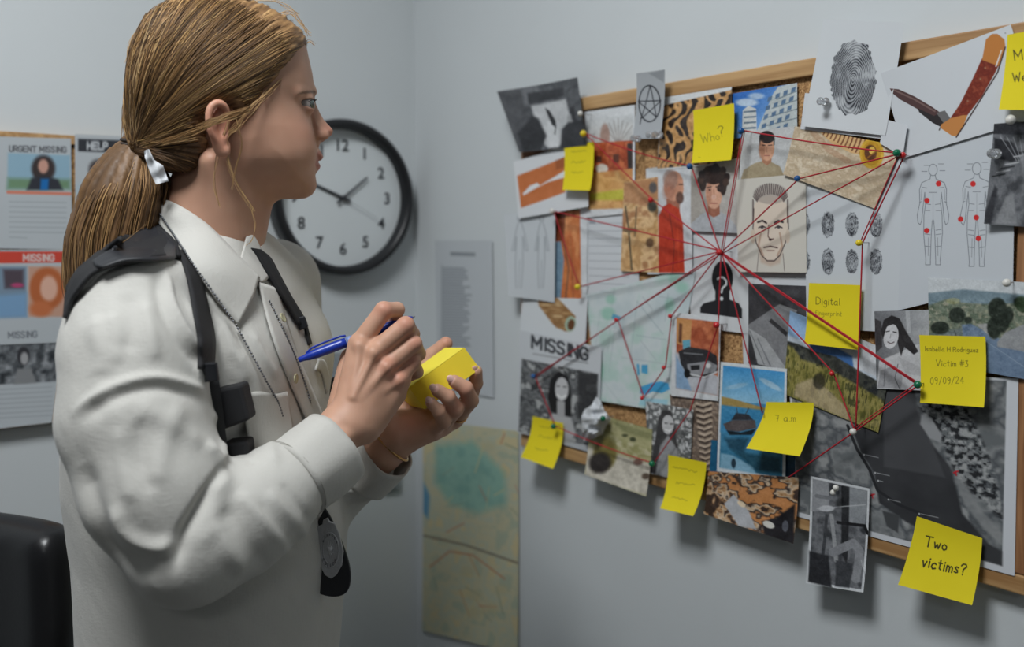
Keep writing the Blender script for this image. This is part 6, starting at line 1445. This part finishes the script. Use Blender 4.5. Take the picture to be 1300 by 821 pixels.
cuff([L(462, 593, 1.078), L(476, 583, 1.070), L(491, 570, 1.062)], [.043, .041, .039], 'cuff', m_shirt, shirt)
g = Geo(); 
c0, c1 = L(376, 606.5, .8815), L(380, 603.5, .8845); t = (c1 - c0) / np.linalg.norm(c1 - c0); n1, n2 = frame_axes(t)
g.tube([c0 + .0440 * (math.cos(a) * n1 + math.sin(a) * n2) for a in np.linspace(0, 2 * math.pi, 49)], .0004, 5, caps=False); fgeo(g, 'cuff_seam', m_seam, shirt)

# ---------------- shoulder holster harness
m_strap = mat('black_webbing', rgb(26, 26, 29), .75, bump=[('wave', 600, .4, .0004)])
m_leath = mat('black_leather', rgb(40, 41, 45), .42, bump=[('voronoi', 700, .25, .0005), ('noise', 80, .2, .001)])
harness, _ = drape([[(86, 364), (106, 336), (150, 304), (188, 280), (204, 288)], [(84, 385), (100, 352), (150, 318), (200, 302), (226, 308)], [(82, 404), (96, 374), (126, 343), (190, 328), (229, 326)]], .0115, 'shoulder_harness', m_strap, person, 44, 16, .004, smoothit=24)
drape([[(118, 332), (150, 311), (188, 287), (206, 293)], [(122, 338), (156, 325), (200, 312), (224, 312)], [(130, 340), (160, 331), (196, 330), (222, 328)]], .0170, 'shoulder_pad', m_leath, harness, 30, 12, .003, smoothit=20)
def strap(l, r, off=.005, name='strap', nu=26, thick=.003, mt=None, bvh=None): return drape([l, r], off, name, mt or m_strap, harness, nu, 5, thick, bvh=bvh)
strap([(226, 318), (238, 352), (246, 395), (252, 430), (252, 468)], [(238, 318), (254, 352), (265, 395), (272, 430), (271, 466)], .0075)
strap([(318, 315), (327, 326), (340, 348), (354, 372), (368, 395), (378, 412)], [(330, 317), (343, 328), (355, 350), (368, 374), (380, 394), (389, 409)], .010)
strap([(386, 414), (389, 426), (392, 438)], [(389, 413), (392, 425), (395, 437)], .005, nu=8)
strap([(250, 482), (253, 530), (262, 575), (276, 612)], [(278, 482), (284, 530), (290, 575), (300, 612)], .030, nu=20, bvh=tbv)
m_gear = mat('black_buckle_plastic', rgb(30, 31, 35), .35, var=(60, .05))
def slab(name, quad, off, th, mt, parent, bvh=None, bev=.0015, pull=None):
    P3 = []
    for q in quad:
        h, nn = hit(q[0], q[1], bvh); d = ray_local(*q); d /= np.linalg.norm(d)
        P3.append((h if h is not None else L(q[0], q[1], pull or .95)) - d * off)
    P3 = np.array(P3)
    if pull: P3 = np.array([L(q[0], q[1], pull) for q in quad])
    c = P3.mean(0); nn = np.cross(P3[1] - P3[0], P3[3] - P3[0]); nn /= np.linalg.norm(nn)
    if nn[1] < 0: nn = -nn
    P3 = [p - nn * ((p - c) @ nn) for p in P3]
    g = Geo(); g.prism(P3, nn * th); return fgeo(g, name, mt, parent, smooth=False, bevel=bev)
def dq(x, y, b=0): 
    h, nn = hit(x, y); return (h[1] if h is not None else .95) - b
slab('buckle', [(250, 461), (274, 460), (277, 484), (252, 486)], 0, .006, m_gear, harness, pull=dq(262, 472, .016))
slab('buckle', [(375, 403), (386, 401), (391, 415), (380, 420)], 0, .005, m_gear, harness, pull=dq(382, 410, .012))
slab('magazine_pouch', [(268, 496), (306, 488), (317, 533), (275, 549)], 0, .026, m_strap, harness, bev=.003, pull=dq(292, 520, .024))
slab('magazine_pouch', [(282, 563), (313, 560), (320, 612), (292, 622)], 0, .026, m_strap, harness, bev=.003, pull=dq(302, 575, .024))
slab('magazine_pouch', [(413, 484), (424, 480), (426, 500), (414, 504)], 0, .02, m_strap, harness, bev=.003, pull=1.09)

# ---------------- chain and badge
m_steel2 = mat('dark_chain_steel', rgb(120, 122, 126), .3, .9, var=(300, .15))
m_silver = mat('badge_silver', rgb(196, 196, 198), .42, .55, bump=[('noise', 300, .5, .0012)])
bo = hit(415, 690)[0]; bo = bo if bo is not None else L(415, 690, .95)
badge = thing('badge_necklace', 'silver police badge in black leather hanging on a bead chain below the cuff', 'badge', to_world(bo), YAW)
g = Geo()
def beads(pts, off, bvh=None, step=.0036):
    P3 = []
    for p in spline([(x, y, 0) for x, y in pts], 90)[:, :2]:
        h, nn = hit(p[0], p[1], bvh); 
        if h is None: continue
        d = ray_local(*p); d /= np.linalg.norm(d); P3.append(h - d * off)
    P3 = np.array(P3); ker = np.ones(7) / 7
    for c in range(3): P3[3:-3, c] = np.convolve(P3[:, c], ker, 'valid')
    s = np.r_[0, np.cumsum(np.linalg.norm(np.diff(P3, axis=0), axis=1))]; n = int(s[-1] / step)
    for i in range(n):
        q = [np.interp(i * step, s, P3[:, c]) for c in range(3)]; g.ball(q, .00135, 6, 4)
    g.tube(P3[::3], .0004, 4)
beads([(196, 262), (206, 276), (222, 300), (245, 335), (270, 370), (300, 413)], .0175, nbv); beads([(300, 413), (320, 450), (340, 487), (353, 510), (360, 532)], .008)
beads([(342, 382), (352, 402), (372, 445), (386, 482), (396, 515)], .008)
ftop(g, 'chain', m_steel2, bo, badge)
bq = lambda x, y, D: L(x, y, D)
BD = bo[1] - .012
def shape3(pts, D): return [bq(x, y, D) for x, y in pts]
lea = [(412, 645), (421, 660), (432, 684), (442, 712), (445, 735), (440, 752), (424, 758), (402, 752), (390, 735), (384, 712), (386, 694), (400, 668)]
g = Geo(); g.prism(shape3(spline([(x, y, 0) for x, y in lea + [lea[0]]], 60)[:-1, :2], BD), (0, .005, 0)); ftop(g, 'leather_backing', m_leath, bo, badge, smooth=False, bevel=.0015)
shd = [(410, 660), (416, 657), (418, 662), (425, 664), (431, 678), (436, 700), (434, 718), (427, 730), (420, 735), (412, 730), (406, 718), (404, 700), (400, 686), (397, 680), (398, 672), (404, 668), (409, 666)]
g = Geo(); g.prism(shape3(shd, BD - .0035), (0, .0032, 0)); bd = ftop(g, 'badge_shield', m_silver, bo, badge, smooth=False, bevel=.0012)
g = Geo(); c = (418.5, 698)
for rx, ry, w in ((11.5, 22, .0009), (8.5, 17, .0006)):
    g.tube([bq(c[0] + rx * math.cos(t), c[1] + ry * math.sin(t), BD - .0036) for t in np.linspace(0, 6.283, 33)], w, 6, caps=False)
for k in range(7):   # embossed eagle-like relief
    a = -1.9 + k * .55; g.tube([bq(c[0], c[1] + 2, BD - .0036), bq(c[0] + 5 * math.cos(a), c[1] + 11 * math.sin(a), BD - .0038)], [.0014, .0005], 6)
g.ball(bq(c[0], c[1] - 2, BD - .0034), .0038, 12, 8)
ftop(g, 'relief', m_silver, bo, bd)
m_ink = mat('badge_lettering_black', rgb(30, 30, 34), .5, var=(80, .05))
g = Geo()
for word, a0, a1, rx, ry in (('POLICE', 2.45, .75, 10, 19.5), ('OFFICER', 3.75, 5.75, 10, 19.5)):
    for i, ch in enumerate(word):
        a = a0 + (a1 - a0) * i / (len(word) - 1); x = c[0] + rx * math.cos(a); y = c[1] + ry * math.sin(a)
        for st in GLY[ch] if 'GLY' in globals() else []:
            if word == 'OFFICER' : sc = 2.4
            else: sc = 3.4
            ang_ = 0
            g.tube([bq(x + (px - .3) * sc * .8, y - (py - .5) * sc * 1.2, BD - .0046) for px, py in st], .00022, 4)
if g.V: ftop(g, 'lettering', m_ink, bo, bd)

# ---------------- hands
def hand_colors(V, nails, red=()):
    C = np.tile(SKIN, (len(V), 1)) + (vnoise(V, 110, 4, 3) - .5)[:, None] * .04
    for c, r in red:
        w = .28 * np.exp(-((V - c) ** 2).sum(1) / r ** 2)[:, None]; C = C * (1 - w) + np.array([206, 116, 98]) / 255. * w
    for c, r in nails:
        w = np.clip((r - np.sqrt(((V - c) ** 2).sum(1))) / .0012, 0, 1)[:, None] * .8; C = C * (1 - w) + np.array([222, 172, 162]) / 255. * w
    return lin(np.clip(C, 0, 1))
X = lambda *a: [L(p[0], p[1], p[2]) for p in a]
rI = [(456, 437, .957), (487, 394, .962), (504, 393, .982), (501, 405, .998)]
rM = [(475, 447, .952), (515, 413, .958), (523, 424, .982), (508, 436, .998)]
rR = [(491, 464, .954), (525, 436, .962), (531, 449, .985), (514, 458, .998)]
rP = [(507, 480, .962), (524, 459, .970), (529, 472, .988), (514, 480, .998)]
def rhand_f(P):
    arm = sd_chain(P, X((372, 606, .885), (406, 574, .908), (432, 545, .928)), [.031, .0265, .0265], .01)
    o = smin(arm, sd_cone(P, *X((440, 535, .932), (456, 437, .957)), .0185, .0125), .012)
    o = smin(o, sd_cone(P, *X((446, 535, .930), (475, 447, .953)), .0190, .0125), .010)
    o = smin(o, sd_cone(P, *X((456, 538, .934), (491, 464, .957)), .0185, .0120), .010)
    o = smin(o, sd_cone(P, *X((464, 542, .942), (508, 482, .966)), .0175, .0125), .010)
    o = smin(o, sd_cone(P, *X((470, 530, .955), (500, 500, .975)), .018, .014), .012)
    o = smin(o, sd_cone(P, *X((434, 520, .962), (446, 455, .985)), .017, .013), .010)
    for f, rr in ((rI, (.0112, .0100, .0086, .0074)), (rM, (.0112, .0100, .0088, .0076)), (rR, (.0106, .0095, .0084, .0074)), (rP, (.0100, .0086, .0076, .0068))):
        o = smin(o, sd_chain(P, X(*f), rr, .0025), .0035)
    th = sd_chain(P, X((444, 470, .988), (462, 430, 1.000), (480, 414, 1.002), (494, 407, 1.000)), [.013, .0115, .0105, .0090], .004)
    o = smin(o, th, .006)
    # knuckles, tendons and wrist bone
    for (x, y, D, r) in ((456, 438, .944, .0058), (474, 447, .939, .0062), (491, 465, .942, .0060), (507, 482, .951, .0056), (436, 556, .904, .0075)): o = smin(o, sd_ball(P, L(x, y, D), r), .008)
    for a_, b_ in (((446, 502, 0.922), (457, 440, .943)), ((449, 504, 0.92), (474, 450, .938)), ((455, 507, 0.924), (490, 468, .941)), ((462, 510, 0.932), (506, 484, .951))): o = smin(o, sd_cone(P, L(*a_), L(*b_), .0012, .0022), .007)
    return o
def build_hand(fn, pts, nails, red, pad=.05):
    A = np.array(pts); V, Q = surface_nets(fn, A.min(0) - pad, A.max(0) + pad, .0012); V = relax(V, Q, 2, .5)
    return fobj('hand', V, Q, m_skin, cols=hand_colors(V, nails, red))
build_hand(rhand_f, X(*rI, *rM, *rR, *rP, (372, 606, .885), (446, 535, .93)), [], [(L(488, 393, .955), .010), (L(516, 411, .95), .010), (L(527, 434, .955), .010), (L(524, 458, .962), .009), (L(491, 464, .945), .012), (L(507, 480, .95), .012)])
# sticky note pad
A3, C3_, E3, B3 = L(519.5, 492, 1.022), L(590, 441.4, 1.047), L(540, 520, 1.020), L(565.6, 441.4, 1.118)
e1 = C3_ - A3; e2 = E3 - A3; e3 = B3 - C3_
lI = [(583, 522, 1.085), (596, 505, 1.075), (604, 486, 1.062), (605, 471, 1.050)]
lM = [(576, 532, 1.070), (597, 508, 1.038), (591, 493, 1.024), (577, 484, 1.020)]
lR = [(560, 540, 1.060), (578, 519, 1.030), (569, 504, 1.016), (555, 495, 1.011)]
lP = [(548, 545, 1.050), (563, 535, 1.026), (557, 522, 1.012), (547, 511, 1.006)]
lT = [(505, 535, 1.095), (528, 490, 1.122), (549, 452, 1.135), (566, 436, 1.132)]
def lhand_f(P):
    o = sd_chain(P, X((452, 600, 1.072), (484, 570, 1.060), (505, 552, 1.062)), [.029, .0270, .0275], .01)
    o = smin(o, sd_cone(P, *X((506, 548, 1.062), (583, 524, 1.080)), .0230, .0125), .012)
    o = smin(o, sd_cone(P, *X((506, 548, 1.060), (574, 532, 1.070)), .0240, .0125), .010)
    o = smin(o, sd_cone(P, *X((508, 550, 1.052), (560, 541, 1.060)), .0230, .0120), .010)
    o = smin(o, sd_cone(P, *X((508, 550, 1.045), (549, 546, 1.049)), .0210, .0115), .010)
    o = smin(o, sd_cone(P, *X((505, 545, 1.080), (528, 515, 1.100)), .0220, .0160), .010)
    for f, rr in ((lI, (.0112, .0100, .0088, .0074)), (lM, (.0112, .0102, .0092, .0078)), (lR, (.0106, .0100, .0088, .0076)), (lP, (.0098, .0088, .0078, .0066))):
        o = smin(o, sd_chain(P, X(*f), rr, .0025), .0035)
    o = smin(o, sd_chain(P, X(*lT), (.0155, .0125, .0112, .0092), .004), .008)
    return o
nl = [(L(601, 468, 1.043), .0052), (L(572, 481, 1.0125), .0056), (L(551.5, 493, 1.0040), .0054), (L(545.5, 508, 1.0000), .0048)]
build_hand(lhand_f, X(*lI, *lM, *lR, *lP, *lT, (452, 600, 1.072)), nl, [(L(515, 540, 1.04), .018), (L(590, 500, 1.02), .012), (L(575, 515, 1.02), .012), (L(566, 432, 1.12), .012)], .035)
m_nail = mat('fingernail', rgb(232, 188, 176), .3, spec=.5, var=(200, .03))
for (cx, cy, cd), (tx, ty, td), rw in (((549.5, 491.5, 1.0045), (555, 497, 1.007), .0044), ((571.5, 480.5, 1.0130), (578, 486, 1.015), .0046), ((544.5, 507.5, 1.0005), (549, 514, 1.002), .0038), ((603, 468, 1.0440), (605, 476, 1.048), .0040)):
    c = L(cx, cy, cd); ax_ = c - L(tx, ty, td); ax_ /= np.linalg.norm(ax_); vw = -ray_local(cx, cy); vw /= np.linalg.norm(vw); vw = vw - ax_ * (vw @ ax_); vw /= np.linalg.norm(vw); sd_ = np.cross(ax_, vw)
    g = Geo(); g.ball((0, 0, 0), 1, 18, 10); g.V = [tuple(c - ax_ * .001 + ax_ * v[0] * .0056 + sd_ * v[1] * rw + vw * (v[2] * .0016 - .0012 * v[1] ** 2)) for v in g.V]; fgeo(g, 'fingernail', m_nail)
m_gold = mat('gold_metal', rgb(206, 160, 104), .25, 1, var=(100, .03))
def band(c0, c1, r, w, name, mt, seg=40):
    c0, c1 = np.array(c0), np.array(c1); t = (c1 - c0) / np.linalg.norm(c1 - c0); n1, n2 = frame_axes(t)
    g = Geo(); g.tube([c0 + r * (math.cos(a) * n1 + math.sin(a) * n2) for a in np.linspace(0, 2 * math.pi, seg)], w, 8, caps=False); return fgeo(g, name, mt)
band(L(495, 562, 1.061), L(505, 552, 1.062), .0300, .0018, 'bracelet', m_gold)
band(L(581.5, 526, 1.060), L(590, 514, 1.046), .0113, .0012, 'finger_ring', m_gold, 28)

m_yel = mat('yellow_note_block', rgb(232, 206, 44), .75, bump=[('wave', 900, .3, .0003)])
padt = thing('sticky_note_pad', 'thick yellow sticky note block held in her left hand', 'note pad', to_world(A3), YAW)
g = Geo(); o_ = A3 + e3 * .0
g.prism([A3, C3_, C3_ + e2 * .98, A3 + e2 * .98], e3); ftop(g, 'sheet_block', m_yel, A3, padt, smooth=False, bevel=.0006)
g = Geo(); up_ = -e2 / np.linalg.norm(e2) * .0005
g.prism([A3 + up_ + e1 * .005, C3_ + up_ - e1 * .005, C3_ + up_ - e1 * .005 + e3 * .99, A3 + up_ + e1 * .005 + e3 * .99], up_ * .4); ftop(g, 'top_sheet', mat('yellow_top_sheet', rgb(240, 222, 66), .75, var=(40, .02)), A3, padt, smooth=False)

# ---------------- pen
m_blue = mat('blue_pen_plastic', rgb(24, 54, 160), .3, var=(60, .04)); m_blued = mat('pale_pen_band', rgb(120, 140, 190), .35, var=(60, .04))
p0, p1 = L(379, 457, .962), L(526, 402, .993); ax = p1 - p0; Ln = np.linalg.norm(ax); ax = ax / Ln
pen = thing('pen', 'blue plastic ballpoint pen held in her right hand', 'pen', to_world(p0), YAW)
g = Geo(); g.lathe([(.0001, 0), (.0024, 0), (.0030, .001), (.0032, .006), (.0046, .012), (.0056, .022), (.0058, .050), (.0056, .056)], p0, ax, 24); ftop(g, 'cap', m_blue, p0, pen)
g = Geo(); g.lathe([(.0057, .0565), (.0057, .064)], p0, ax, 24); ftop(g, 'band', m_blued, p0, pen)
g = Geo(); g.lathe([(.0055, .0645), (.0052, .10), (.0048, Ln - .016), (.0042, Ln - .013), (.0034, Ln - .006), (.0014, Ln - .002), (.0012, Ln - .002)], p0, ax, 24); ftop(g, 'barrel', m_blue, p0, pen)
g = Geo(); g.lathe([(.0012, Ln - .002), (.0008, Ln), (.0002, Ln + .001)], p0, ax, 12); ftop(g, 'nib', m_steel2, p0, pen)
upn = np.cross(ax, np.array([0, -1.0, 0])); upn = upn / np.linalg.norm(upn); upn = upn if upn[2] > 0 else -upn
sid = np.cross(ax, upn); cp = [p0 + ax * s_ + upn * h_ for s_, h_ in ((.010, .0052), (.018, .0088), (.034, .0098), (.052, .0098), (.058, .0085))]
g = Geo(); g.prism([c_ - sid * .0014 for c_ in cp] + [c_ - sid * .0014 - upn * .0022 for c_ in cp[::-1]], sid * .0028); ftop(g, 'clip', m_blue, p0, pen, smooth=False, bevel=.0006)

# ---------------- trousers and shoes (below the picture)
m_trou = mat('dark_trousers', rgb(34, 34, 38), .85, bump=[('noise', 300, .3, .001)])
hz = zpy(860)
def trou_f(P):
    c = lambda f, s_, z: np.array([*(BC + BF * f + BS * s_), z]); o = None
    for sg in (1, -1):
        s1 = sd_chain(P, [c(0, .075 * sg, hz), c(.01, .085 * sg, .75), c(.015, .09 * sg, .48), c(-.005, .092 * sg, .10)], [.095, .085, .068, .060], .03)
        o = s1 if o is None else smin(o, s1, .02)
    o = smin(o, sd_ell(P, c(0, 0, hz - .02), (.12, .15, .11)), .03); o = np.maximum(o, .075 - P[:, 2]); return o
V, Q = surface_nets(trou_f, (-.60, .75, .06), (-.12, 1.28, hz + .12), .011); V = relax(V, Q, 2)
fobj('trousers', V, Q, m_trou)
m_shoe = mat('black_shoe_leather', rgb(24, 24, 26), .35, var=(60, .05))
for sg in (1, -1):
    c = lambda f, s_, z: np.array([*(BC + BF * f + BS * s_), z])
    def shoe_f(P): 
        d = smin(sd_cone(P, c(-.05, .092 * sg, .045), c(.13, .096 * sg, .032), .042, .038), sd_cone(P, c(-.02, .092 * sg, .07), c(-.02, .092 * sg, .13), .045, .05), .03)
        return np.maximum(d, .002 - P[:, 2])
    V, Q = surface_nets(shoe_f, c(0, .09 * sg, 0) - [.2, .12, .02], c(0, .09 * sg, .2) + [.25, .12, 0], .006); V = relax(V, Q, 1); fobj('shoe', V, Q, m_shoe)
